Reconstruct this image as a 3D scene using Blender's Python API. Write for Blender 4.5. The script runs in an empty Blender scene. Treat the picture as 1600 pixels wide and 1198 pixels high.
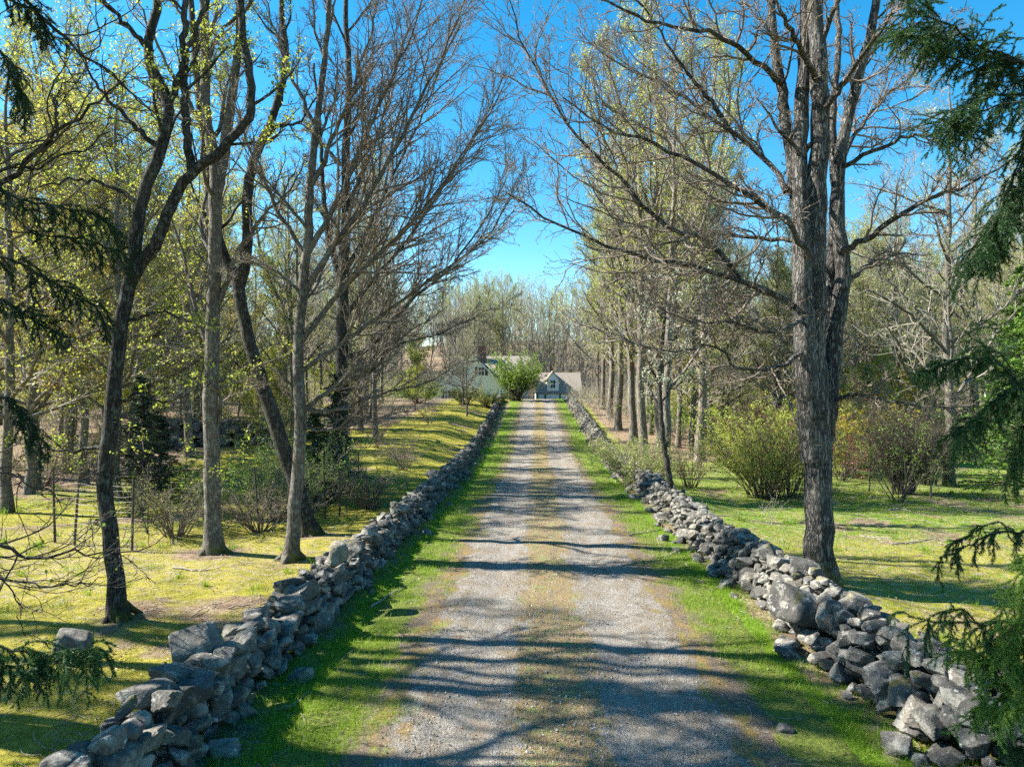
import bpy, math, random
import numpy as np
from mathutils import Vector, Matrix, Euler

# ------------------------------------------------------------------ camera, sky, sun
S = bpy.context.scene
COL = S.collection
FPX = 1067.0                                   # focal length in photo pixels (photo 1600 wide)
CAM = np.array([0.0, 0.0, 3.75])
TILT = math.radians(0.48)
cam = bpy.data.cameras.new('camera'); camo = bpy.data.objects.new('camera', cam)
COL.objects.link(camo); S.camera = camo
camo.location = CAM; camo.rotation_euler = (math.pi/2 - TILT, 0, 0)
cam.sensor_width = 36; cam.lens = 36*FPX/1600; cam.clip_start = .05; cam.clip_end = 2000
S.view_settings.view_transform = 'Standard'; S.view_settings.look = 'None'
S.view_settings.exposure = 1.75; S.view_settings.gamma = 1
SUN_EL, SUN_DIR = math.radians(40), (1.0, -0.17)     # direction the light travels on the ground
W = bpy.data.worlds.new('World'); S.world = W; W.use_nodes = True
nt = W.node_tree; bg = nt.nodes['Background']
sky = nt.nodes.new('ShaderNodeTexSky'); sky.sky_type = 'NISHITA'; sky.sun_disc = False
sky.sun_elevation = SUN_EL
az = math.atan2(-SUN_DIR[0], -SUN_DIR[1])            # compass angle of the sun (from +Y, clockwise)
sky.sun_rotation = az; sky.air_density = 1.0; sky.dust_density = 0.25; sky.ozone_density = 2.6
hs = nt.nodes.new('ShaderNodeHueSaturation'); hs.inputs['Saturation'].default_value = 1.42; hs.inputs['Value'].default_value = 1.3
hs.inputs['Hue'].default_value = .486
nt.links.new(sky.outputs[0], hs.inputs['Color']); nt.links.new(hs.outputs[0], bg.inputs[0])
bg.inputs[1].default_value = 0.062
sl = bpy.data.lights.new('sun', 'SUN'); sl.energy = 5.0; sl.angle = math.radians(.5); sl.color = (1, .95, .86)
so = bpy.data.objects.new('sun', sl); COL.objects.link(so)
hz = Vector((SUN_DIR[0], SUN_DIR[1], 0)).normalized()
so.rotation_euler = Vector((hz.x*math.cos(SUN_EL), hz.y*math.cos(SUN_EL), -math.sin(SUN_EL))).to_track_quat('-Z', 'Y').to_euler()
S.render.engine = 'CYCLES'
S.cycles.max_bounces = 5; S.cycles.diffuse_bounces = 3; S.cycles.glossy_bounces = 2
S.cycles.transmission_bounces = 3; S.cycles.transparent_max_bounces = 4
S.cycles.use_adaptive_sampling = True; S.cycles.adaptive_threshold = 0.02
S.cycles.use_denoising = False
S.cycles.caustics_reflective = False; S.cycles.caustics_refractive = False
S.cycles.sample_clamp_indirect = 4

rng = np.random.default_rng(7)
random.seed(7)

# ------------------------------------------------------------------ small maths
def vnoise(p, seed=0):
    p = np.asarray(p, float); i = np.floor(p).astype(np.int64); f = p-i; f = f*f*(3-2*f)
    D = p.shape[-1]; out = 0
    for c in range(1 << D):
        w = 1; h = np.full(p.shape[:-1], seed*7919+13, np.int64)
        for k in range(D):
            b = (c >> k) & 1
            w = w*(f[..., k] if b else 1-f[..., k])
            h = (h*374761393 + (i[..., k]+b)*668265263) & 0x7fffffff
            h = (h ^ (h >> 13))*1274126177 & 0x7fffffff
        out = out + w*((h ^ (h >> 16)) & 0xffff)/65535.0
    return out
def fbm(p, seed=0, oct=4):
    a = .5; s = 0; n = 0; p = np.asarray(p, float)
    for k in range(oct):
        s = s + a*vnoise(p*2**k, seed+k); n += a; a *= .5
    return s/n
def sstep(a, b, x):
    t = np.clip((x-a)/(b-a), 0, 1); return t*t*(3-2*t)
def norm(v): return v/np.maximum(np.linalg.norm(v, axis=-1, keepdims=True), 1e-9)

PD = [-60, 0, 6.6, 13, 19, 30, 38, 45, 54, 65, 76, 87, 95, 104, 115, 130, 160, 220, 400]
PZ = [.3, 0, 0, -.12, -.33, -.68, -.84, -.82, -.5, .08, .52, .86, .82, .2, -.75, -.8, 1.2, 4.5, 6]
def prof(y):
    s = 0
    for o, w in ((-4, .2), (-2, .2), (0, .2), (2, .2), (4, .2)): s = s + w*np.interp(np.asarray(y, float)+o*.8, PD, PZ)
    return s
def roadx(y): return 0.28 + 0.0358*np.asarray(y, float)
def terrain(x, y):
    x = np.asarray(x, float); y = np.asarray(y, float)
    u = x-roadx(y)
    z = prof(y)
    keep = 1-sstep(-8, -4.6, u)
    z = z + keep*(0.62*sstep(24, 46, y)*(1-.85*sstep(54, 90, y)) + .35*sstep(-14, -40, u)*0)
    z = z - .12*sstep(4.6, 7, u)*sstep(4, 12, y)*(1-sstep(40, 60, y))
    z = z + .012*np.clip(-u-22, 0, 200)+.012*np.clip(u-26, 0, 200)
    z = z + sstep(118, 250, y)*(4+9*sstep(-75, -5, x))+sstep(60, 150, np.abs(u))*sstep(20, 120, y)*3
    far = sstep(3.0, 6.0, np.abs(u))
    z = z + far*(fbm(np.stack([x/3.1, y/3.1], -1), 3, 3)-.5)*.22
    z = z + (vnoise(np.stack([x/.8, y/.8], -1), 5)-.5)*.045*sstep(1.8, 2.4, np.abs(u))
    return z
def unproj(px, py, d):
    f = np.array([0, math.cos(TILT), -math.sin(TILT)]); up = np.array([0, math.sin(TILT), math.cos(TILT)])
    return CAM + d*(f + (px-800)/FPX*np.array([1, 0, 0]) - (py-599)/FPX*up)
def ground_at(px, py):
    d = 2.0
    while d < 300:
        p = unproj(px, py, d)
        if p[2] <= float(terrain(p[0], p[1])): break
        d += .05 if d < 40 else .3
    p[2] = float(terrain(p[0], p[1])); return p
def put(px, d):
    x = (px-800)/FPX*d; return np.array([x, d, float(terrain(x, d))])

# ------------------------------------------------------------------ mesh building
class Geo:
    def __init__(s): s.v = []; s.q = []; s.t = []; s.n = 0; s.tint = []
    def add(s, v, quads=None, tris=None, mat=0, tint=None):
        v = np.asarray(v, np.float32).reshape(-1, 3)
        if quads is not None and len(quads): s.q.append((np.asarray(quads, np.int64)+s.n, mat))
        if tris is not None and len(tris): s.t.append((np.asarray(tris, np.int64)+s.n, mat))
        s.v.append(v); s.n += len(v)
        s.tint.append(np.zeros(len(v), np.float32) if tint is None else np.broadcast_to(np.asarray(tint, np.float32), (len(v),)).copy())
    def mesh(s, name, mats, smooth=True):
        me = bpy.data.meshes.new(name)
        v = np.concatenate(s.v); li = []; ls = []; mi = []; c = 0
        for arr, m in s.q: li.append(arr.ravel()); ls.append(c+np.arange(len(arr))*4); c += arr.size; mi.append(np.full(len(arr), m))
        for arr, m in s.t: li.append(arr.ravel()); ls.append(c+np.arange(len(arr))*3); c += arr.size; mi.append(np.full(len(arr), m))
        li = np.concatenate(li).astype(np.int32); ls = np.concatenate(ls).astype(np.int32); mi = np.concatenate(mi).astype(np.int32)
        me.vertices.add(len(v)); me.vertices.foreach_set('co', v.ravel())
        me.loops.add(len(li)); me.loops.foreach_set('vertex_index', li)
        me.polygons.add(len(ls)); me.polygons.foreach_set('loop_start', ls)
        me.polygons.foreach_set('material_index', mi)
        me.polygons.foreach_set('use_smooth', np.full(len(ls), smooth))
        me.update(calc_edges=True)
        a = me.attributes.new('tint', 'FLOAT', 'POINT'); a.data.foreach_set('value', np.concatenate(s.tint))
        for m in mats: me.materials.append(m)
        return me
def link(name, me, parent=None, loc=None):
    o = bpy.data.objects.new(name, me); COL.objects.link(o)
    if parent is not None: o.parent = parent
    if loc is not None: o.location = loc
    return o
def tag(o, label=None, cat=None, group=None, kind=None):
    if label: o['label'] = label
    if cat: o['category'] = cat
    if group: o['group'] = group
    if kind: o['kind'] = kind
    return o
def empty(name, loc, label, cat, group=None):
    o = bpy.data.objects.new(name, None); COL.objects.link(o); o.location = loc; o.empty_display_size = .1
    return tag(o, label, cat, group)
def dup(root, loc, rz, sc, label, group):
    r = root.copy(); COL.objects.link(r); r.location = loc; r.rotation_euler = (0, 0, rz); r.scale = (sc, sc, sc)
    r['label'] = label; r['group'] = group
    for ch in list(root.children):
        c = ch.copy(); COL.objects.link(c); c.parent = r
    return r

def tubes(g, P, R, k=4, mat=0, rough=0, rs=1.0, tint=None):
    """P (M,n,3) paths, R (M,n) radii -> tubes"""
    M, n, _ = P.shape
    if M == 0: return
    T = np.empty_like(P); T[:, 1:-1] = P[:, 2:]-P[:, :-2]; T[:, 0] = P[:, 1]-P[:, 0]; T[:, -1] = P[:, -1]-P[:, -2]
    T = norm(T)
    ov = norm(P[:, -1]-P[:, 0]); ref = np.where(np.abs(ov[:, 2:3]) > .75, np.array([[1., 0, 0]]), np.array([[0, 0, 1.]]))
    A = norm(np.cross(T, ref[:, None, :])); B = np.cross(T, A)
    th = np.arange(k)*2*math.pi/k
    c = np.cos(th)[None, None, :, None]; s_ = np.sin(th)[None, None, :, None]
    rad = R[:, :, None, None]
    if rough:
        pn = P[:, :, None, :] + rad*(A[:, :, None]*c+B[:, :, None]*s_)
        q = pn*np.array([5, 5, 1.1])*rs
        f = fbm(q, 21, 3)
        rad = rad*(1+rough*(f[..., None]-.5)*2)
    V = P[:, :, None, :] + rad*(A[:, :, None]*c+B[:, :, None]*s_)
    idx = np.arange(M*n*k).reshape(M, n, k)
    a = idx[:, :-1, :]; b = np.roll(a, -1, 2); d = idx[:, 1:, :]; e = np.roll(d, -1, 2)
    Q = np.stack([a, b, e, d], -1).reshape(-1, 4)
    tt = None if tint is None else np.repeat(tint, n*k)
    g.add(V.reshape(-1, 3), quads=Q, mat=mat, tint=tt)

def catmull(pts, n):
    p = np.asarray(pts, float); m = len(p)
    if m == 2: return p[0]+(p[1]-p[0])*np.linspace(0, 1, n)[:, None]
    pp = np.vstack([2*p[0]-p[1], p, 2*p[-1]-p[-2]])
    t = np.linspace(0, m-1-1e-6, n); i = t.astype(int); f = (t-i)[:, None]
    a, b, c, d = pp[i], pp[i+1], pp[i+2], pp[i+3]
    return .5*((2*b)+(-a+c)*f+(2*a-5*b+4*c-d)*f**2+(-a+3*b-3*c+d)*f**3)

def grow(P, R, per, t0, t1, ang, lenf, seg, up=.1, wob=.15, rs=.55, rtip=.003, lmin=.15, taper=.55, side=None, angj=.25, rg=None, taperlen=.5):
    """children of every path; returns (M,seg+1,3),(M,seg+1)"""
    rg = rg or rng
    M, n, _ = P.shape
    L = np.linalg.norm(P[:, 1:]-P[:, :-1], axis=2).sum(1)
    cnt = per if np.ndim(per) else np.full(M, per)
    own = np.repeat(np.arange(M), cnt); K = len(own)
    if K == 0: return np.zeros((0, seg+1, 3)), np.zeros((0, seg+1))
    st = np.concatenate([[0], np.cumsum(cnt)[:-1]]); j = np.arange(K)-st[own]
    t = t0+(t1-t0)*(j+rg.random(K))/cnt[own]
    fi = t*(n-1); i0 = np.minimum(fi.astype(int), n-2); f = (fi-i0)[:, None]
    pos = P[own, i0]*(1-f)+P[own, i0+1]*f; r0 = R[own, i0]*(1-f[:, 0])+R[own, i0+1]*f[:, 0]
    T = norm(P[own, i0+1]-P[own, i0])
    ref = np.where(np.abs(T[:, 2:3]) > .9, np.array([[1., 0, 0]]), np.array([[0, 0, 1.]]))
    A = norm(np.cross(T, ref)); B = np.cross(T, A)
    if side is None: ph = j*2.399+rg.random(K)*1.2+own*1.7
    else: ph = (j % 2)*math.pi+rg.normal(0, side, K)
    a = ang*(1+rg.normal(0, angj, K))
    D = norm(np.cos(a)[:, None]*T+np.sin(a)[:, None]*(np.cos(ph)[:, None]*A+np.sin(ph)[:, None]*B))
    ln = np.maximum(L[own]*lenf*(1-taperlen*t)*rg.uniform(.6, 1.25, K), lmin)
    C = np.empty((K, seg+1, 3)); C[:, 0] = pos
    d = D
    for s in range(seg):
        d = norm(d+rg.normal(0, wob, (K, 3))+np.array([0, 0, up]))
        C[:, s+1] = C[:, s]+d*(ln/seg)[:, None]
    rb = np.minimum(r0*rs, ln*.022+.002)
    rb = np.maximum(rb, rtip)
    w = np.linspace(0, 1, seg+1)[None, :]
    RR = rb[:, None]*(1-w)**taper*(1)+rtip*w**.7
    return C, RR

def leaves(g, C, size, mat=1, tintv=None, rg=None, flat=0, asp=.62):
    rg = rg or rng
    N = len(C)
    if N == 0: return
    a = norm(rg.normal(size=(N, 3))); b = norm(np.cross(a, rg.normal(size=(N, 3))))
    if flat: b[:, 2] *= 1-flat; a[:, 2] *= 1-flat; a = norm(a); b = norm(b)
    s = size*rg.uniform(.55, 1.35, (N, 1))
    V = np.stack([C-a*s*.5, C+b*s*.5*asp, C+a*s*.5, C-b*s*.5*asp], 1)
    idx = np.arange(N*4).reshape(N, 4)
    tt = rg.random(N) if tintv is None else tintv
    g.add(V.reshape(-1, 3), quads=idx, mat=mat, tint=np.repeat(tt, 4))

def along(P, per, rg=None, jit=.02, t0=.55):
    rg = rg or rng
    M, n, _ = P.shape; own = np.repeat(np.arange(M), per); t = rg.uniform(t0, 1, len(own))*(n-1)
    i = np.minimum(t.astype(int), n-2); f = (t-i)[:, None]
    return P[own, i]*(1-f)+P[own, i+1]*f+rg.normal(0, jit, (len(own), 3))

# ------------------------------------------------------------------ materials
def mat(name):
    m = bpy.data.materials.new(name); m.use_nodes = True; n = m.node_tree; n.nodes.clear()
    return m, n
def N(n, t, **k):
    o = n.nodes.new(t)
    for a, b in k.items():
        if a.startswith('i_'):
            key = a[2:]; key = int(key) if key.isdigit() else key.replace('_', ' ')
            o.inputs[key].default_value = b
        else: setattr(o, a, b)
    return o
def ramp(n, fac, stops, interp='LINEAR'):
    r = n.nodes.new('ShaderNodeValToRGB'); r.color_ramp.interpolation = interp
    e = r.color_ramp.elements
    while len(e) < len(stops): e.new(.5)
    for el, (p, c) in zip(e, stops): el.position = p; el.color = (*c, 1) if len(c) == 3 else c
    n.links.new(fac, r.inputs[0]); return r.outputs[0]
def noise(n, vec, scale, detail=4, rough=.6, dim='3D'):
    t = N(n, 'ShaderNodeTexNoise', noise_dimensions=dim); t.inputs['Scale'].default_value = scale
    t.inputs['Detail'].default_value = detail; t.inputs['Roughness'].default_value = rough
    if vec is not None: n.links.new(vec, t.inputs['Vector'])
    return t.outputs['Fac']
def mapping(n, vec, sc):
    m = N(n, 'ShaderNodeMapping'); m.inputs['Scale'].default_value = sc; n.links.new(vec, m.inputs['Vector']); return m.outputs[0]
def mixc(n, fac, a, b):
    m = N(n, 'ShaderNodeMix', data_type='RGBA')
    for s, v in ((m.inputs[0], fac), (m.inputs[6], a), (m.inputs[7], b)):
        if isinstance(v, (int, float)): s.default_value = v
        elif isinstance(v, tuple): s.default_value = (*v, 1)
        else: n.links.new(v, s)
    return m.outputs[2]
def math_(n, op, a, b=0.0, c=None, clamp=False):
    m = N(n, 'ShaderNodeMath', operation=op, use_clamp=clamp)
    for i, v in enumerate((a, b) if c is None else (a, b, c)):
        if isinstance(v, (int, float)): m.inputs[i].default_value = v
        else: n.links.new(v, m.inputs[i])
    return m.outputs[0]
def mrange(n, v, a, b, c=0.0, d=1.0, sm=True):
    m = N(n, 'ShaderNodeMapRange', interpolation_type='SMOOTHSTEP' if sm else 'LINEAR')
    n.links.new(v, m.inputs[0])
    for i, x in zip((1, 2, 3, 4), (a, b, c, d)): m.inputs[i].default_value = x
    return m.outputs[0]
def finish(n, col, rough=.85, bump=None, bs=.5, bd=.02, spec=.3):
    p = N(n, 'ShaderNodeBsdfPrincipled'); o = N(n, 'ShaderNodeOutputMaterial')
    if isinstance(col, tuple): p.inputs['Base Color'].default_value = (*col, 1)
    else: n.links.new(col, p.inputs['Base Color'])
    if isinstance(rough, (int, float)): p.inputs['Roughness'].default_value = rough
    else: n.links.new(rough, p.inputs['Roughness'])
    p.inputs['Specular IOR Level'].default_value = spec
    if bump is not None:
        b = N(n, 'ShaderNodeBump'); b.inputs['Strength'].default_value = bs; b.inputs['Distance'].default_value = bd
        n.links.new(bump, b.inputs['Height']); n.links.new(b.outputs[0], p.inputs['Normal'])
    n.links.new(p.outputs[0], o.inputs[0]); return p
def pos(n): return N(n, 'ShaderNodeNewGeometry').outputs['Position']
def objc(n): return N(n, 'ShaderNodeTexCoord').outputs['Object']
def attr(n, a='tint'): return N(n, 'ShaderNodeAttribute', attribute_name=a).outputs['Fac']

def bark(name, dark, light, furrow=1.0, lichen=.0, lc=(.30, .32, .27), moss=0.0, bd=.03, fs=7):
    m, n = mat(name); c = objc(n)
    st = mapping(n, c, (fs, fs, fs*.17))
    w = noise(n, mapping(n, c, (4, 4, 1)), 2.0, 3)
    v = N(n, 'ShaderNodeTexVoronoi', feature='DISTANCE_TO_EDGE'); v.inputs['Scale'].default_value = 2.4
    vm = N(n, 'ShaderNodeVectorMath', operation='ADD'); n.links.new(st, vm.inputs[0])
    sc_ = N(n, 'ShaderNodeVectorMath', operation='SCALE'); sc_.inputs['Scale'].default_value = .9
    tn = N(n, 'ShaderNodeTexNoise'); tn.inputs['Scale'].default_value = 3; n.links.new(st, tn.inputs['Vector'])
    n.links.new(tn.outputs['Color'], sc_.inputs[0]); n.links.new(sc_.outputs[0], vm.inputs[1]); n.links.new(vm.outputs[0], v.inputs['Vector'])
    rid = mrange(n, v.outputs['Distance'], 0.0, .28)
    fine = noise(n, st, 9, 5, .7)
    h = math_(n, 'ADD', math_(n, 'MULTIPLY', rid, furrow), math_(n, 'MULTIPLY', fine, .6))
    col = mixc(n, mrange(n, h, .15, .6+furrow), dark, light)
    big = noise(n, c, 1.3, 5, .65)
    col = mixc(n, math_(n, 'MULTIPLY', mrange(n, big, .45, .7), .45), col, tuple(x*1.35 for x in light))
    if lichen:
        ln = noise(n, c, 9, 6, .7); col = mixc(n, math_(n, 'MULTIPLY', mrange(n, ln, .52, .62), lichen), col, lc)
    if moss:
        g = N(n, 'ShaderNodeSeparateXYZ'); n.links.new(c, g.inputs[0])
        mk = math_(n, 'MULTIPLY', mrange(n, g.outputs[2], moss, 0.0), mrange(n, noise(n, c, 4, 4), .42, .6))
        col = mixc(n, mk, col, (.10, .11, .02))
    finish(n, col, .9, h, .9, bd, .2); return m
BARK_MAPLE = bark('maple_bark', (.026, .024, .022), (.235, .22, .20), 1.2, .2, (.32, .32, .28), 1.0, .06, 8)
BARK_GREY = bark('grey_bark', (.065, .055, .045), (.20, .175, .145), .6, .5, (.30, .31, .27), .6, .015, 8)
BARK_DARK = bark('dark_bark', (.015, .013, .011), (.095, .085, .075), .9, .5, (.17, .19, .16), .5, .03, 8)
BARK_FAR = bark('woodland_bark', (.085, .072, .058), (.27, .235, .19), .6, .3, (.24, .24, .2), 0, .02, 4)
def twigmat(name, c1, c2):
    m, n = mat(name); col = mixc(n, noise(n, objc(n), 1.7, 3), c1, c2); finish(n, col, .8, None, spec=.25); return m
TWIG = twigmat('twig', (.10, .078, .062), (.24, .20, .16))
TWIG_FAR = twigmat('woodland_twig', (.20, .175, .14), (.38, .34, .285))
TWIG_DARK = twigmat('dark_twig', (.04, .032, .026), (.10, .085, .068))
TWIG_RED = twigmat('reddish_twig', (.11, .065, .05), (.20, .15, .12))
def leafmat(name, cols, trans=.5, rough=.6):
    m, n = mat(name); a = attr(n)
    oi = N(n, 'ShaderNodeObjectInfo').outputs['Random']
    f = math_(n, 'ADD', math_(n, 'MULTIPLY', a, .65), math_(n, 'MULTIPLY', oi, .35))
    k = len(cols); col = ramp(n, f, [(.08+.84*i/(k-1), c) for i, c in enumerate(cols)])
    d = N(n, 'ShaderNodeBsdfDiffuse'); t = N(n, 'ShaderNodeBsdfTranslucent'); mx = N(n, 'ShaderNodeMixShader')
    gl = N(n, 'ShaderNodeBsdfGlossy'); gl.inputs['Roughness'].default_value = .45; gl.inputs['Color'].default_value = (.5, .5, .5, 1)
    m2 = N(n, 'ShaderNodeMixShader'); m2.inputs[0].default_value = .05
    n.links.new(col, d.inputs[0]); n.links.new(col, t.inputs[0]); mx.inputs[0].default_value = trans
    n.links.new(d.outputs[0], mx.inputs[1]); n.links.new(t.outputs[0], mx.inputs[2])
    n.links.new(mx.outputs[0], m2.inputs[1]); n.links.new(gl.outputs[0], m2.inputs[2])
    o = N(n, 'ShaderNodeOutputMaterial'); n.links.new(m2.outputs[0], o.inputs[0]); return m
LEAF_Y = leafmat('spring_leaf', [(.27, .34, .035), (.42, .46, .06), (.5, .48, .10)], .55)
LEAF_P = leafmat('pale_bud', [(.29, .35, .08), (.43, .47, .13), (.40, .37, .13)], .5)
LEAF_O = leafmat('orange_bud', [(.30, .36, .05), (.44, .36, .07), (.46, .26, .07)], .5)
LEAF_G = leafmat('fresh_leaf', [(.13, .25, .03), (.22, .36, .04), (.32, .42, .06)], .55)
LEAF_OL = leafmat('olive_leaf', [(.17, .20, .035), (.30, .33, .06), (.40, .40, .11)], .45)
LEAF_YEL = leafmat('yellow_blossom', [(.55, .42, .02), (.65, .50, .03), (.5, .5, .06)], .4)
LEAF_RED = leafmat('pink_blossom', [(.30, .06, .06), (.40, .11, .11), (.30, .14, .08)], .4)
LEAF_WH = leafmat('white_blossom', [(.45, .5, .38), (.6, .6, .5), (.35, .42, .2)], .4)
LEAF_BUD = leafmat('brown_bud', [(.14, .11, .07), (.24, .19, .11), (.28, .27, .11)], .3)
NEEDLE = leafmat('spruce_needle', [(.014, .045, .012), (.032, .085, .022), (.08, .16, .04)], .25)
NEEDLE_L = leafmat('bright_needle', [(.07, .16, .02), (.14, .26, .035), (.24, .36, .06)], .35)
NEEDLE_D = leafmat('hemlock_needle', [(.012, .030, .012), (.024, .052, .020), (.05, .09, .03)], .2)
GRASS = leafmat('grass_blade', [(.11, .20, .012), (.20, .34, .02), (.31, .42, .045)], .5)
GRASS_L = leafmat('lawn_blade', [(.18, .19, .025), (.34, .33, .055), (.48, .43, .17)], .5)
DRY = leafmat('dead_leaf', [(.16, .09, .045), (.30, .20, .10), (.42, .33, .20)], .2)

# ground
def ground_mat():
    m, n = mat('lawn_and_forest_floor'); p = pos(n)
    sx = N(n, 'ShaderNodeSeparateXYZ'); n.links.new(p, sx.inputs[0])
    z = N(n, 'ShaderNodeAttribute', attribute_name='zone'); zc = N(n, 'ShaderNodeSeparateColor'); n.links.new(z.outputs['Color'], zc.inputs[0])
    green, brown, dry = zc.outputs[0], zc.outputs[1], zc.outputs[2]
    n1 = noise(n, p, .55, 6, .65); n2 = noise(n, p, 2.6, 6, .7); n3 = noise(n, p, 14, 5, .75); n4 = noise(n, p, 60, 3, .7)
    sp = noise(n, mapping(n, p, (1, 1, 1)), 5.5, 6, .75)
    moss = ramp(n, n2, [(.3, (.13, .13, .018)), (.45, (.25, .235, .03)), (.58, (.38, .33, .06)), (.72, (.34, .24, .08))])
    grass = ramp(n, n3, [(.3, (.06, .12, .010)), (.5, (.12, .22, .015)), (.68, (.23, .31, .035))])
    tan = ramp(n, n3, [(.28, (.16, .12, .06)), (.5, (.33, .27, .15)), (.72, (.50, .44, .28))])
    floor = ramp(n, sp, [(.25, (.07, .045, .03)), (.45, (.20, .14, .09)), (.6, (.33, .25, .17)), (.78, (.48, .39, .29))])
    f1 = mrange(n, math_(n, 'ADD', green, math_(n, 'MULTIPLY', math_(n, 'SUBTRACT', n2, .5), 2.2)), .3, .7)
    c = mixc(n, f1, moss, grass)
    f2 = mrange(n, math_(n, 'ADD', dry, math_(n, 'MULTIPLY', math_(n, 'SUBTRACT', sp, .5), 2.6)), .32, .75)
    c = mixc(n, f2, c, tan)
    f3 = mrange(n, math_(n, 'ADD', brown, math_(n, 'MULTIPLY', math_(n, 'SUBTRACT', n1, .5), 1.6)), .35, .65)
    c = mixc(n, f3, c, floor)
    dk = mrange(n, n4, .3, .55, .55, 1.1, False)
    hsv = N(n, 'ShaderNodeHueSaturation'); n.links.new(c, hsv.inputs['Color']); n.links.new(dk, hsv.inputs['Value'])
    h = math_(n, 'ADD', math_(n, 'MULTIPLY', n3, .6), math_(n, 'MULTIPLY', n4, .4))
    h = math_(n, 'ADD', h, math_(n, 'MULTIPLY', n2, .8))
    finish(n, hsv.outputs[0], .95, h, 1.0, .07, .1); return m
GROUND = ground_mat()
def road_mat():
    m, n = mat('gravel_drive'); p = pos(n)
    sx = N(n, 'ShaderNodeSeparateXYZ'); n.links.new(p, sx.inputs[0])
    u = math_(n, 'SUBTRACT', sx.outputs[0], math_(n, 'MULTIPLY_ADD', sx.outputs[1], .0358, .28))
    wn = noise(n, p, .8, 4, .65); u = math_(n, 'ADD', u, math_(n, 'MULTIPLY', math_(n, 'SUBTRACT', wn, .5), .55))
    au = math_(n, 'ABSOLUTE', u)
    n2 = noise(n, mapping(n, p, (1.6, .7, 1)), 2.4, 6, .72); n3 = noise(n, p, 22, 5, .75); n1 = noise(n, mapping(n, p, (1.2, .35, 1)), .5, 4, .6)
    v = N(n, 'ShaderNodeTexVoronoi'); v.inputs['Scale'].default_value = 120; n.links.new(p, v.inputs['Vector'])
    v2 = N(n, 'ShaderNodeTexVoronoi'); v2.inputs['Scale'].default_value = 42; n.links.new(p, v2.inputs['Vector'])
    sv = N(n, 'ShaderNodeSeparateColor'); n.links.new(v.outputs['Color'], sv.inputs[0])
    sv2 = N(n, 'ShaderNodeSeparateColor'); n.links.new(v2.outputs['Color'], sv2.inputs[0])
    g = ramp(n, math_(n, 'ADD', math_(n, 'MULTIPLY', sv.outputs[0], .6), math_(n, 'MULTIPLY', sv2.outputs[1], .4)),
             [(0.0, (.085, .075, .064)), (.45, (.225, .205, .175)), (.8, (.33, .30, .26)), (1.0, (.56, .52, .46))])
    g = mixc(n, mrange(n, n2, .4, .62, 0, .7), g, (.20, .155, .105))
    moss = ramp(n, n3, [(.28, (.10, .07, .03)), (.45, (.22, .145, .045)), (.6, (.30, .20, .05)), (.72, (.32, .14, .065))])
    moss = mixc(n, mrange(n, noise(n, p, 3.3, 5, .7), .5, .64), moss, (.19, .23, .035))
    gm = mixc(n, mrange(n, sv.outputs[1], .55, .8, 0, .7), moss, g)
    cen = math_(n, 'ADD', mrange(n, au, .8, .2, 0, .8), math_(n, 'MULTIPLY', math_(n, 'SUBTRACT', n2, .5), 2.4))
    cen = math_(n, 'ADD', cen, math_(n, 'MULTIPLY', math_(n, 'SUBTRACT', n1, .45), 1.6))
    c = mixc(n, mrange(n, cen, .38, .68), g, gm)
    rut = mrange(n, math_(n, 'ABSOLUTE', math_(n, 'SUBTRACT', au, .98)), .55, .1)
    c = mixc(n, math_(n, 'MULTIPLY', math_(n, 'SUBTRACT', 1.0, rut), mrange(n, n2, .45, .62, .05, .6)), c, mixc(n, mrange(n, n3, .35, .65), (.10, .08, .055), (.24, .19, .13)))
    soil = ramp(n, n3, [(.3, (.075, .055, .038)), (.5, (.15, .115, .08)), (.72, (.27, .22, .16))])
    soil = mixc(n, mrange(n, n2, .46, .62, 0, .8), soil, moss)
    ed = math_(n, 'ADD', mrange(n, au, 1.4, 2.6, 0, 1.6, False), math_(n, 'MULTIPLY', math_(n, 'SUBTRACT', n2, .5), 1.6))
    c = mixc(n, mrange(n, ed, .3, .62), c, soil)
    c = mixc(n, mrange(n, math_(n, 'ADD', ed, math_(n, 'MULTIPLY', math_(n, 'SUBTRACT', n3, .5), .5)), 1.0, 1.35), c, mixc(n, mrange(n, n3, .4, .6), (.07, .10, .015), (.17, .20, .03)))
    h = math_(n, 'ADD', math_(n, 'MULTIPLY', v.outputs['Distance'], -1.0), math_(n, 'MULTIPLY', v2.outputs['Distance'], -.8))
    h = math_(n, 'ADD', h, math_(n, 'MULTIPLY', n2, .8))
    finish(n, c, .9, h, .8, .014, .25); return m
ROAD = road_mat()
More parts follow.
